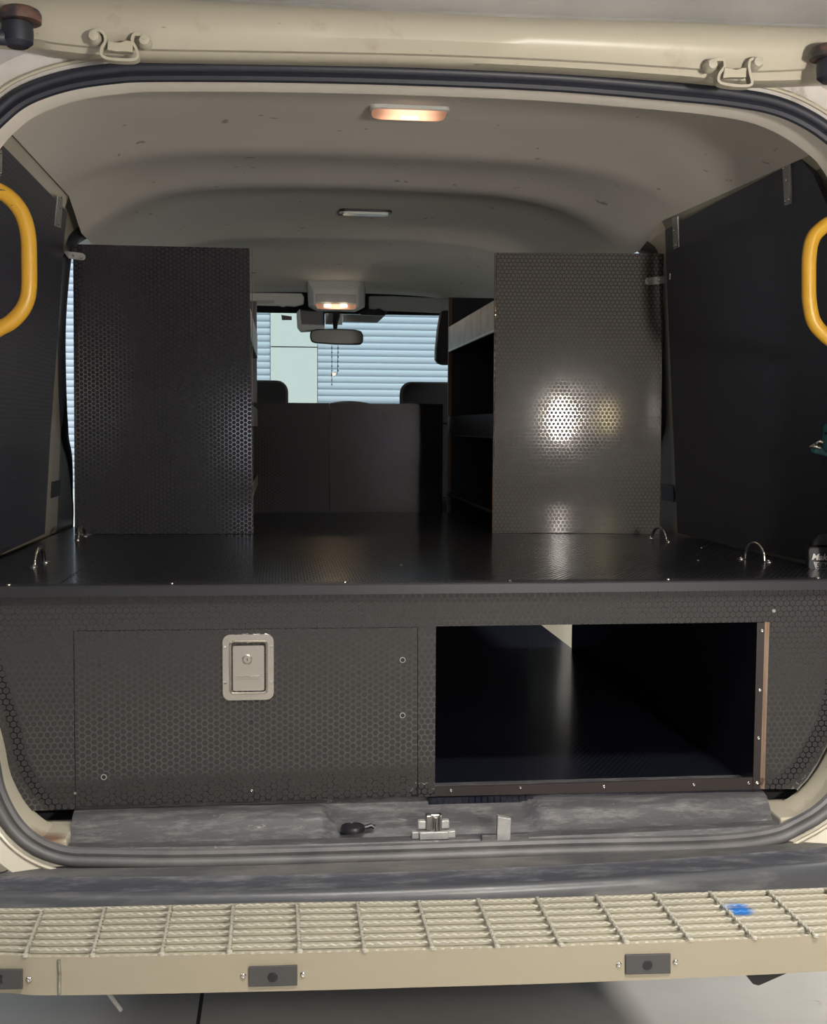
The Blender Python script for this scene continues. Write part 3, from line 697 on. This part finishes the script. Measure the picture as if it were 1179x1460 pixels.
# drawer
dp = [(105,900.5),(594.5,895.5),(594,1136),(300,1146),(108,1153)]
dw = face([(105.0,900.3),(595.4,894.6),(595.2,1136),(107.9,1150)], 'drawer', M['hex_drawer'], y=YF-.001, th=.017, bevel=.0006)
# drawer box behind the front
xl, xr = P(125,1000,y=YF).x, P(575,1000,y=YF).x
bx = MB(); bx.box(xl,xl+.012,YF+.017,2.9,.66,.88).box(xr-.012,xr,YF+.017,2.9,.66,.88).box(xl,xr,YF+.017,2.9,.65,.66).box(xl,xr,2.888,2.9,.66,.88)
bx.build('drawer_box', M['darkboard'], dw)
for px, py in ((148,1108),(574,941),(574,1020)):
    q = P(px,py,y=YF-.0018)
    MB().tube([q+Vector((.0042*math.cos(2*math.pi*k/16),0,.0042*math.sin(2*math.pi*k/16))) for k in range(16)], .0008, 6, True).build('hole_rim', M['galv'], dw)
    MB().lathe([(.0038,0),(.0036,.0006)], q+Vector((0,.0002,0)), 'Y', 14).build('screw_hole', M['void'], dw)
for px, py in ((142,948),(145,1025),(359,1029),(573,1092)):
    MB().lathe([(.0022,0),(.002,.0005)], P(px,py,y=YF-.0016), 'Y', 10).build('screw_hole', M['void'], dw)
screw(dw, P(359,1127,y=YF-.0015), (0,-1,0), .0032, 'screw', 'chrome')
screw(cab, P(1103,871,y=YF-.0005), (0,-1,0), .0036, 'screw', 'galv')
screw(cab, P(107,1131,y=YF-.002), (0,-1,0), .0025, 'screw', 'steel')
# paddle latch
YL = YF-.0018
cL = P(354,951,y=YL); wL, hL = .0865, .1125
ly = YL
lo = [rrect(cL.x,cL.z,wL,hL,.013,ly), rrect(cL.x,cL.z,wL-.002,hL-.002,.012,ly-.003), rrect(cL.x+.0005,cL.z,wL-.022,hL-.022,.007,ly-.003), rrect(cL.x+.0005,cL.z,wL-.025,hL-.025,.006,ly-.0055), rrect(cL.x+.0005,cL.z,wL-.029,hL-.029,.005,ly-.0035), rrect(cL.x+.0005,cL.z,wL-.030,hL-.030,.004,ly+.011)]
lp = MB().loft(lo, False, True).build('latch_plate', M['brushed'], dw, smooth=True); lp['label'] = 'polished pressed-steel latch plate'
pc = cL+Vector((.0005,0,-.002)); pw, ph_ = .0545, .079
pl = MB(); pl.loft([rrect(pc.x,pc.z,pw,ph_,.004,ly+.008), rrect(pc.x,pc.z,pw,ph_,.004,ly+.002), rrect(pc.x,pc.z,pw-.003,ph_-.003,.003,ly-.0005)], True, True)
pl.build('paddle', M['brushed'], dw, smooth=True)
rg = MB(); zz = cL.z-.018
rg.loft([[Vector((cL.x-.019,ly-.0005,zz+.004)),Vector((cL.x-.019,ly-.003,zz+.002)),Vector((cL.x-.019,ly-.003,zz-.002)),Vector((cL.x-.019,ly-.0005,zz-.003))],[Vector((cL.x+.019,ly-.0005,zz+.004)),Vector((cL.x+.019,ly-.003,zz+.002)),Vector((cL.x+.019,ly-.003,zz-.002)),Vector((cL.x+.019,ly-.0005,zz-.003))]], True, True)
rg.build('finger_ridge', M['chrome'], dw, smooth=True)
lc = P(352.5,940,y=ly-.0005)
MB().lathe([(.0085,-.001),(.0085,.002),(.0070,.0032),(.0062,.0022),(.0058,.0030),(.0001,.0032)], lc, 'Y', 24).build('lock_cylinder', M['brushed'], dw, smooth=True)
MB().box(lc.x-.0006,lc.x+.0006,lc.y-.0042,lc.y-.003,lc.z-.0025,lc.z+.0025).build('keyhole', M['void'], dw)
for sx in (-1,1):
    for sz in (-1,1): screw(dw, (cL.x+sx*.0385, ly-.0025, cL.z+sz*.030+.004), (0,-1,0), .0026, 'rivet', 'steel')
# open bay
xL_, xR_ = P(620.5,1000,y=YF).x, P(1079.5,1000,y=YF).x
ZFl = .616
MB().box(xL_-.012, xL_-.0005, YF+.017, 3.93, ZFl-.01, DZ(3.95)-.014).build('bay_divider', M['darkboard'], cab)
MB().box(xR_+.003, xR_+.015, YF+.020, 3.36, ZFl-.01, DZ(3.95)-.014).build('bay_side', M['darkboard'], cab)
MB().box(xL_-.010, xR_+.002, YF+.002, 3.93, ZFl-.014, ZFl).build('bay_floor', M['hex_floor'], cab)
MB().box(-.55, xR_+.002, 3.932, 3.945, ZFl, DZ(3.95)-.014).build('bay_back', M['darkboard'], cab)
# lining strips screwed round the bay
face([(620,1122.5),(1075,1108.5),(1092,1109),(1084,1125.5),(620,1135.5)], 'bottom_strip', M['alu_brown'], y=YF-.001, th=.004)
vs = face([(1079.5,888),(1090.5,888),(1083.5,1124),(1073.5,1124)], 'side_strip', M['alu_brown'], y=YF-.003, th=.004)
for px, py in ((643,1127),(742,1123),(861,1121.5),(989,1118.5),(1067,1116.5)): screw(cab, P(px,py,y=YF-.001), (0,-1,0), .0032)
for px, py in ((1086,899),(1083,984),(1081,1052),(1079,1116)): screw(cab, P(px,py,y=YF-.003), (0,-1,0), .0036)
# cream step well beyond the bay
MB().box(.812, 1.03, 3.42, 4.25, .585, .600).build('side_door_sill', M['cream'], van, bevel=.004)
MB().box(.812, .82, 3.42, 4.25, .60, .606).box(.832, .838, 3.42, 4.25, .60, .604).build('sill_rail', M['galv'], van)

# ================================================================== BULKHEAD BOARDS
YK = 3.955
bh = root('bulkhead', ((P(362,700,y=YK).x+P(632,700,y=YK).x)/2, YK, DECK), 'low black hexagon-textured plywood bulkhead closing the aisle behind the seats', 'bulkhead')
zt_ = P(500,575,y=YK).z
xk0, xk1, xk2 = P(360,650,y=YK).x, P(470,650,y=YK).x, P(631,650,y=YK).x
MB().prism([(xk0,YK,DZ(YK)),(xk1-.001,YK,DZ(YK)),(xk1-.001,YK-.004,zt_),(xk0,YK-.004,zt_)], (0,.012,0)).build('board', M['hex_back'], bh)
MB().prism([(xk1+.001,YK,DZ(YK)),(xk2,YK,DZ(YK)),(xk2,YK,zt_),(xk1+.001,YK,zt_)], (0,.012,0)).build('board', M['hex_back'], bh)

# ================================================================== SHELF UNITS
def tall_board(c4, name, m, parent, th=.012):
    return MB().prism(c4, (0,th,0)).build(name, m, parent, bevel=.0006)
# right unit
YE = 3.06; DB = DZ(3.06)
su = root('shelf_unit', (.76, 3.5, DECK), 'right-hand shelving unit with grey hexagon board end and galvanised top shelf lip', 'shelf unit')
re = [P(702.5,760.5,y=YE), P(940.5,762,y=YE-.040), P(946.5,361.5,y=YE-.040), P(708.5,360,y=YE)]
zb_ = DB+.0005
re[0].z = zb_; re[1].z = zb_
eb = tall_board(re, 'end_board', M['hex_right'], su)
MB().box(re[0].x-.0008, re[0].x+.0004, YE+.0005, YE+.0115, zb_, re[3].z).build('plywood_edge', M['ply'], su)
xF = re[0].x+.006; xB = .93
ztop = P(700,422,y=YR-.02).z
MB().box(xB, xB+.010, YE+.013, YR, DZ(YR)+.001, 1.70).build('back_board', M['darkboard'], su)
MB().box(xF, xB, YR-.010, YR+.002, DZ(YR)+.001, P(632,424,y=YR-.01).z).build('far_end_board', M['darkboard'], su)
MB().box(xF-.001, xF+.010, YR-.012, YR+.004, DZ(YR)+.001, P(632,424,y=YR-.01).z).build('far_upright', M['ply'], su)
def shelf_r(pyf, lipz, mlip, nm='shelf'):
    z = P(632,pyf,y=YR-.01).z
    s = MB().box(xF+.004, xB, YE+.013, YR-.013, z, z+.010).build(nm, M['darkboard'], su)
    l = MB().box(xF-.001, xF+.003, YE+.013, YR-.013, z, z+lipz).build('lip', M[mlip], s)
    return s, z
s1, z1 = shelf_r(502, .082, 'galv')
MB().box(xF-.002, xF-.001, YE+.013, YR-.013, z1+.003, z1+.0055).build('lip_fold', M['steel'], s1)
s2, z2 = shelf_r(621, .064, 'darkboard')
MB().box(xF-.0015, xF-.001, YE+.013, YR-.013, z2, z2+.0025).build('lip_edge', M['ply'], s2)
z3 = P(632,704,y=YR-.01).z
s3 = MB().box(xF+.001, xB, YE+.013, YR-.013, z3-.006, z3+.003).build('shelf', M['darkboard'], su)
MB().box(xF-.001, xF+.0005, YE+.013, YR-.013, z3-.001, z3+.002).build('lip', M['steel'], s3)
# left unit
ul = root('shelf_unit', (-.30, 3.5, DECK), 'left-hand shelving unit hidden behind its tall black board end', 'shelf unit')
le = [P(106.5,757,y=3.07), P(360.5,759.5,y=3.06), P(355.5,354,y=3.06), P(104,348,y=3.07)]
le[0].z = zb_; le[1].z = zb_
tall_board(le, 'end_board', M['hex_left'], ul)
MB().box(le[1].x-.0004, le[1].x+.0008, 3.0605, 3.0715, zb_, le[2].z).build('plywood_edge', M['ply'], ul)
xf = le[1].x-.006
MB().box(-.485, -.475, 3.16, YR, DZ(YR)+.001, 1.25).build('back_board', M['darkboard'], ul)
MB().box(-.474, xf, YR-.010, YR+.002, DZ(YR)+.001, P(364,430,y=YR).z).build('far_end_board', M['darkboard'], ul)
for pz, lz in ((1.06,.03),(1.25,.055),(1.47,.075)):
    s = MB().box(-.474, xf-.003, 3.115, YR-.012, pz, pz+.010).build('shelf', M['darkboard'], ul)
    MB().box(xf-.002, xf+.002, 3.075, YR-.012, pz, pz+lz).build('lip', M['galv'], s)

# ================================================================== SIDE LINING BOARDS
def lining(side, yz, lab):
    mb = MB(); a = [Vector((xs(side,y,z,0), y, z)) for y, z in yz]; b = [Vector((xs(side,y,z,.012), y, z)) for y, z in yz]; n = len(a)
    mb.add(a+b, [tuple(range(n-1,-1,-1)), tuple(range(n,2*n))]+[(i,(i+1)%n,(i+1)%n+n,i+n) for i in range(n)])
    return tag(mb.build('side_lining_board', M['hex_side'], None, origin=(xs(side,2.5,1), 2.5, DECK)), lab, 'lining board', 'side lining boards')
def wp(side, pts): return [(p.y, p.z) for p in (W(side,px,py) for px,py in pts)]
lining(-1, [(2.06,DZ(2.06)+.002)]+wp(-1, [(64,761),(72,620),(83,470),(91,345),(96,302),(78,283),(5,208)])+[(2.06,1.70)], 'black plywood lining board on the left side wall behind the yellow handle')
lining(1, [(2.12,DZ(2.12)+.002)]+wp(1, [(966,760),(959,600),(953,460),(948,328),(1020,289),(1142,226),(1160,250)])+[(2.12,1.60)], 'black plywood lining board on the right side wall beside the battery tool')

# ================================================================== METAL STRAPS AND ANGLES
def strap(side, pts, lab, scr):
    """flat plate lying on a side lining, traced on the wall plane"""
    w3 = []
    for px, py in pts:
        y = 2.6
        for _ in range(12):
            p = P(px, py, y=y); X = xs(side, y, p.z, -.003); d = ray(px, py); y = X/d.x*d.y
        w3.append(P(px, py, y=y))
    g = MB().prism(w3, (side*.003,0,0)).build('mending_plate', M['galv'], None, bevel=.0005)
    tag(g, lab, 'bracket', 'metal plates holding the lining boards'); ORG[g.name] = g.location.copy()
    for px, py in scr:
        y = 2.6
        for _ in range(12):
            p = P(px, py, y=y); X = xs(side, y, p.z, -.0035); d = ray(px, py); y = X/d.x*d.y
        screw(g, P(px,py,y=y), (-side,0,0), .0035)
strap(1, [(1115,234),(1126,231),(1128,290),(1118,293)], 'galvanised strap plate on the right lining board, nearest the rear door', [(1117,240),(1122,237),(1121,257),(1120,287),(1125,284)])
strap(1, [(958,311),(966,308),(967,352),(960,356)], 'galvanised strap plate on the right lining board, beside the grey tall board', [(961,329),(961,351),(964,349)])
strap(-1, [(83,279),(90,282),(87,325),(79,322)], 'galvanised strap plate at the front top corner of the left lining board', [(87,281),(85,295),(83,319)])
strap(-1, [(-6,216),(3.5,214),(3,250),(-6,256)], 'galvanised strap plate on the left lining board, cut by the photo edge', [(1,217),(1,247)])
def angle(c4, hole, side, lab, y):
    g = root('angle_bracket', P(*c4[0], y=y), lab, 'bracket', 'angle brackets on the tall boards')
    mb = MB().prism([P(px,py,y=y-.002) for px,py in c4], (0,.002,0)); mb.build('front_leaf', M['galv'], g, bevel=.0005)
    q = sum((P(px,py,y=y-.002) for px,py in side), Vector())/4
    MB().prism([P(px,py,y=y-.002) for px,py in side[:2]]+[P(px,py,y=y-.10) for px,py in side[2:]], (.002,0,0)).build('side_leaf', M['steel'], g)
    for h in hole: screw(g, P(*h, y=y-.0022), (0,-1,0), .0038)
angle([(97,358.5),(108,359.5),(118,361),(121.5,364),(122,368),(119,371),(112,370.5),(97,368.5)], [(104,364),(116,367)], [(97,368.5),(97,358.5),(91,342),(91,360)], 'small zinc angle bracket at the top left of the left tall board', 3.066)
angle([(920,399),(922,396),(930,395),(952,393.5),(952,402),(946,404),(924,406.5),(920,404)], [(927,400),(939,399)], [(949,403),(949,394),(955,390),(955,398)], 'small zinc angle bracket at the top right of the right tall board', 3.017)

# ================================================================== GRAB HANDLES
def handle(pts, y, ends, lab):
    path = spline([P(px,py,y=y) for px,py in pts], 8)
    g = root('grab_handle', path[len(path)//2], lab, 'handle', 'yellow grab handles at the rear opening')
    MB().tube(path, .0125, 18).build('bar', M['yellow'], g, smooth=True)
    for p in (path[0], path[-1]):
        MB().box(p.x-.012,p.x+.012,p.y-.006,p.y+.03,p.z-.022,p.z+.022).build('foot_plate', M['yellow'], g, bevel=.003)
handle([(-58,262),(-35,261),(-6,270),(16,284),(32,306),(40,335),(41.5,370),(41,415),(33,440),(16,459),(-4,470),(-35,492),(-58,498)], 2.02, None, 'yellow bent-tube grab handle at the left edge')
handle([(1238,295),(1215,300),(1196,312),(1176,322),(1160,338),(1154,362),(1153,400),(1154,430),(1160,458),(1176,478),(1196,492),(1215,505),(1238,512)], 2.03, None, 'yellow bent-tube grab handle at the right edge')

# ================================================================== ROOF LAMPS
def zlin(px, py, zc): return P(px, py, z=zc)
c = P(583,160,z=1.882); lw, ll = .150, .050
dl = root('dome_lamp', c, 'lit amber dome lamp on the rear headliner', 'lamp')
def rect_loop(c, w_, l, r, z):
    return [Vector((p.x, p.z, z)) for p in [Vector((q.x,0,q.z)) for q in rrect(c.x, c.y, w_, l, r, 0)]]
MB().loft([rect_loop(c,lw+.012,ll+.012,.016,c.z+.012), rect_loop(c,lw+.010,ll+.010,.016,c.z), rect_loop(c,lw,ll,.012,c.z-.002)], False, True).build('housing', M['trimgrey'], dl, smooth=True)
MB().loft([rect_loop(c,lw,ll,.012,c.z-.002), rect_loop(c,lw-.004,ll-.004,.014,c.z-.009), rect_loop(c,lw-.016,ll-.02,.012,c.z-.0125)], False, True).build('lens', M['amber'], dl, smooth=True)
MB().tube([c+Vector((-.016,-.010,-.0105)), c+Vector((.016,-.010,-.0105))], .0065, 12).build('bulb', M['bulb'], dl, smooth=True)
light('dome_lamp_light', 'AREA', c+Vector((0,-.01,-.03)), .7, (1.0,.72,.42), aim=c+Vector((0,-.01,-1)), shape='RECTANGLE', size=.1, size_y=.05)
c = P(521,301,z=1.900)
cl = root('courtesy_lamp', c, 'unlit slim roof lamp with pale lens in the middle of the headliner', 'lamp')
MB().loft([rect_loop(c,.158,.060,.018,c.z+.004), rect_loop(c,.158,.060,.018,c.z-.006)], False, True).build('bezel', M['black'], cl, smooth=True)
MB().loft([rect_loop(c,.142,.046,.014,c.z-.006), rect_loop(c,.136,.040,.014,c.z-.012)], False, True).build('lens', M['lens_off'], cl, smooth=True)
# overhead console at the windscreen header
y0 = 5.15
oc = root('overhead_console', P(479,440,y=y0), 'grey overhead console with lit map lamps above the rear-view mirror', 'console')
def L3(pts, y): return [P(px,py,y=y) for px,py in pts]
MB().loft([L3([(436,392),(522,392),(520,438),(508,444),(452,444),(440,438)],y0+.12), L3([(438,398),(520,398),(518,436),(506,445),(452,443),(441,434)],y0), L3([(446,412),(511,413),(511,438),(503,443),(455,441),(447,436)],y0-.03)], False, True).build('housing', M['trimgrey'], oc, bevel=.004)
MB().prism(L3([(450,419),(508,420),(508,432),(450,431)], y0-.034), (0,.006,0)).build('panel', M['panelgrey'], oc, bevel=.002)
MB().prism(L3([(450,433),(508,434),(506,441),(452,440)], y0-.034), (0,.006,0)).build('map_lens', M['amber'], oc, bevel=.002)
for px in (467, 490):
    q = P(px, 436, y=y0-.038); MB().tube([q+Vector((-.014,0,0)), q+Vector((.014,0,0))], .006, 10).build('bulb', M['bulb'], oc, smooth=True)
light('console_light', 'AREA', P(479,444,y=y0-.05), .35, (1.0,.72,.42), aim=P(479,700,y=y0-.4), shape='RECTANGLE', size=.12, size_y=.03)
# sun visors
def visor(pts, y, lab, lb=None):
    g = root('sun_visor', P(*pts[0],y=y), lab, 'sun visor', 'sun visors')
    MB().prism(L3(pts,y), (0,.022,0)).build('pad', M['trimgrey'], g, bevel=.006)
    return g
v1 = visor([(300,416),(430,418),(434,424),(433,434),(420,437),(408,436),(404,438),(398,436),(300,434)], 5.30, 'grey sun visor left of the overhead console')
MB().prism(L3([(340,428),(391,428),(391,433),(340,432.5)],5.297), (0,.003,0)).build('label_patch', M['panelgrey'], v1)
v2 = visor([(526,422),(560,422),(700,428),(700,449),(560,443),(548,443),(540,439),(535,441),(526,440)], 5.30, 'grey sun visor right of the overhead console')
MB().prism(L3([(512,446),(525,440),(553,443),(549,450),(515,449)],5.34), (0,.02,0)).build('visor_clip', M['black'], v2, bevel=.002)
MB().prism(L3([(401,449),(416,451),(416,456),(402,456)],5.50), (0,.02,0)).build('mirror_clip', M['black'], v1, bevel=.002)
# sensor box and mirror
cb = root('windscreen_camera', P(445,455,y=5.45), 'black camera box with grey base fixed at the windscreen top', 'camera')
MB().prism(L3([(425,440),(463,442),(463,466),(427,466)],5.42), (0,.10,0)).build('box', M['black'], cb, bevel=.008)
MB().prism(L3([(423,445),(428,440),(430,462),(463,463),(462,471),(429,472),(424,466)],5.40), (0,.08,0)).build('cradle', M['trimgrey'], cb, bevel=.004)
MB().prism(L3([(489,448),(550,449),(538,460),(489,459)],5.52), (0,.01,0)).build('sensor_cover', M['trimgrey'], cb, bevel=.002)
rm = root('rear_view_mirror', P(480,481,y=5.25), 'black interior rear-view mirror hanging at the windscreen', 'mirror')
mp_ = [(444,471),(452,469),(478,468.5),(505,469.5),(515,472),(518,478),(518,487),(515,491),(507,491.5),(478,491),(450,489),(444,487),(442,481),(442,475)]
MB().prism(L3(mp_,5.22), (0,.035,0)).build('shell', M['black'], rm, bevel=.006)
MB().prism(L3([(p[0]+(480-p[0])*.05, p[1]+(480-p[1])*.15) for p in mp_],5.218), (0,.003,0)).build('glass', M['mirror'], rm)
MB().tube([P(478,470,y=5.26), P(478,460,y=5.27), P(480,450,y=5.32), P(479,444,y=5.38)], [.008,.012,.016,.014], 10).build('stalk', M['black'], rm, smooth=True)
MB().prism(L3([(464,446),(489,447),(488,463),(464,462)],5.45), (0,.02,0)).build('mount_plate', M['trimgrey'], rm, bevel=.003)
# beads hanging from the mirror
bs = root('bead_string', P(476,492,y=5.26), 'thin string of dark beads hanging below the mirror', 'beads')
bd = MB()
for x, a, b_ in ((473,492,550),(482,492,534)):
    MB().tube([P(x,a,y=5.26), P(x-(1 if x > 475 else 0),b_,y=5.26)], .0012, 6).build('string', M['bead'], bs)
    k = a+4
    while k < b_: bd.lathe([(.0002,-.005),(.0035,0),(.0002,.005)], P(x,k,y=5.26), 'Z', 6); k += 6.5
ob_ = bd.build('beads', M['bead'], bs, smooth=True)
MB().prism(L3([(472,532),(480,530),(480,534),(475,538),(471,536)],5.26), (0,.006,0)).build('pendant', M['steel'], bs, bevel=.001)
# seats
def seat(hx, top, y, lab, x0, x1):
    g = root('front_seat', ((x0+x1)/2, y, .60), lab, 'seat', 'front seats')
    MB().loft([[Vector((p.x,p.y,p.z)) for p in rr] for rr in (rrect((x0+x1)/2,1.15,x1-x0,.36,.09,y), rrect((x0+x1)/2,1.15,x1-x0+.02,.37,.09,y+.06), rrect((x0+x1)/2,1.15,x1-x0,.36,.09,y+.13))], True, True).build('backrest', M['seat'], g, smooth=True)
    hz = P(400,top,y=y).z; pw_ = hx[1]-hx[0]; pc_ = (hx[0]+hx[1])/2
    MB().loft([rrect(pc_,hz-.085,pw_-.02,.155,.035,y-.005), rrect(pc_,hz-.085,pw_,.17,.045,y+.03), rrect(pc_,hz-.085,pw_-.01,.165,.05,y+.09)], True, True).build('headrest', M['seat'], g, smooth=True)
    MB().box(x0,x1,y,y+.5,.60,1.0).build('seat_base', M['seat'], g, bevel=.04)
    for s in (-.05,.05): MB().tube([(pc_+s,y+.05,hz-.2),(pc_+s,y+.05,hz-.08)], .006, 8).build('headrest_post', M['steel'], g)
seat((P(411,560,y=4.75).x-.27, P(411,560,y=4.75).x), 542, 4.75, 'black front seat headrest seen above the bulkhead at left', -.45, .08)
seat((P(571,560,y=4.75).x, P(571,560,y=4.75).x+.27), 542, 4.75, 'black front seat headrest seen above the bulkhead at right', .42, .92)
# door mirror / dark trim at the right of the windscreen
y = 4.62
tag(MB().prism(L3([(629,442),(624,470),(621,500),(621,512),(624,518),(632,520),(660,520),(660,442)],y), (0,.05,0)).build('pillar_trim', M['black'], None, bevel=.012), 'dark rounded pillar trim right of the windscreen, beside the shelving', 'trim')

# ================================================================== BATTERY TOOL
ty_ = 2.20
g = root('impact_driver', P(1186,814,y=ty_), 'teal and black cordless power tool standing on its battery at the deck\'s right end', 'power tool')
k = ty_/F
def Q(px, py, dy=0.0): return P(px, py, y=ty_+dy)
def blk(pts, d0, d1, nm, m, bev=.004):
    return MB().prism([Q(px,py,d0) for px,py in pts], (0,d1-d0,0)).build(nm, m, g, bevel=bev)
bt_ = blk([(1155,786),(1158,781),(1212,781),(1215,786),(1215,812),(1212,816),(1158,816),(1155,812)], -.045, .045, 'battery', M['black'], .005)
blk([(1158,782),(1160,774),(1168,762),(1204,758),(1212,782)], -.036, .036, 'battery_shoe', M['black'], .005)
MB().loft([[Q(x,y_,d) for x,y_,d in ((a,yy,-.02),(b,yy,-.02),(b,yy,.02),(a,yy,.02))] for a,b,yy in ((1172,1204,764),(1173,1203,745),(1175,1202,720),(1178,1203,690),(1180,1206,665),(1176,1210,648))], True, True).build('grip', M['teal'], g, bevel=.007)
blk([(1173,607),(1176,604),(1222,604),(1222,652),(1176,646),(1173,640)], -.034, .034, 'motor_housing', M['teal'], .008)
blk([(1175,616),(1183,616),(1183,620),(1175,620)], -.036, -.030, 'vent_slot', M['void'], .001)
blk([(1175,720),(1182,720),(1182,724),(1175,724)], -.026, -.018, 'trigger_slot', M['void'], .001)
fl = MB(); fl.loft([[Q(1152,641,-.02),Q(1152,641,.02),Q(1152,644,.02),Q(1152,644,-.02)],[Q(1160,636,-.03),Q(1160,636,.03),Q(1160,647,.03),Q(1160,647,-.03)],[Q(1190,638,-.034),Q(1190,638,.034),Q(1190,655,.034),Q(1190,655,-.034)]], True, True)
fl.build('nose_flange', M['teal'], g, bevel=.003)
MB().tube([Q(1155,638,-.03), Q(1162,636,-.034), Q(1170,639,-.034)], [.003,.006,.004], 10).build('steel_guide', M['chrome'], g, smooth=True)
MB().tube([Q(1164,637,-.034), Q(1165,631,-.034), Q(1169,629,-.034), Q(1173,631,-.034)], .0024, 8).build('wire_hook', M['chrome'], g, smooth=True)
def text(s, px, py, size, m, nm, shear=0.0, dy=-.0462, bold=0.0):
    cu = bpy.data.curves.new(nm, 'FONT'); cu.body = s; cu.size = size; cu.extrude = .0004; cu.shear = shear; cu.offset = bold
    tmp = bpy.data.objects.new(nm, cu); COL.objects.link(tmp); bpy.context.view_layer.update()
    me = bpy.data.meshes.new_from_object(tmp.evaluated_get(bpy.context.evaluated_depsgraph_get())); bpy.data.objects.remove(tmp)
    me.materials.clear(); me.materials.append(m); o = bpy.data.objects.new(nm, me); COL.objects.link(o); o.parent = bt_
    o.rotation_euler = (math.pi/2, 0, 0); o.location = Q(px,py,dy)-ORG[bt_.name]; return o
MB().prism([Q(px,py,-.0455) for px,py in ((1163,803),(1166,813),(1208,813),(1208,803))], (0,.001,0)).build('label_bar', M['galv'], bt_)
text('Makita', 1160.5, 800, .0165, M['white'], 'lettering', .25, bold=.0004)
text('5.0Ah', 1167, 811.5, .0125, M['void'], 'lettering', .1, bold=.0003)

g.rotation_euler.z = -0.38; g.location.x += .019
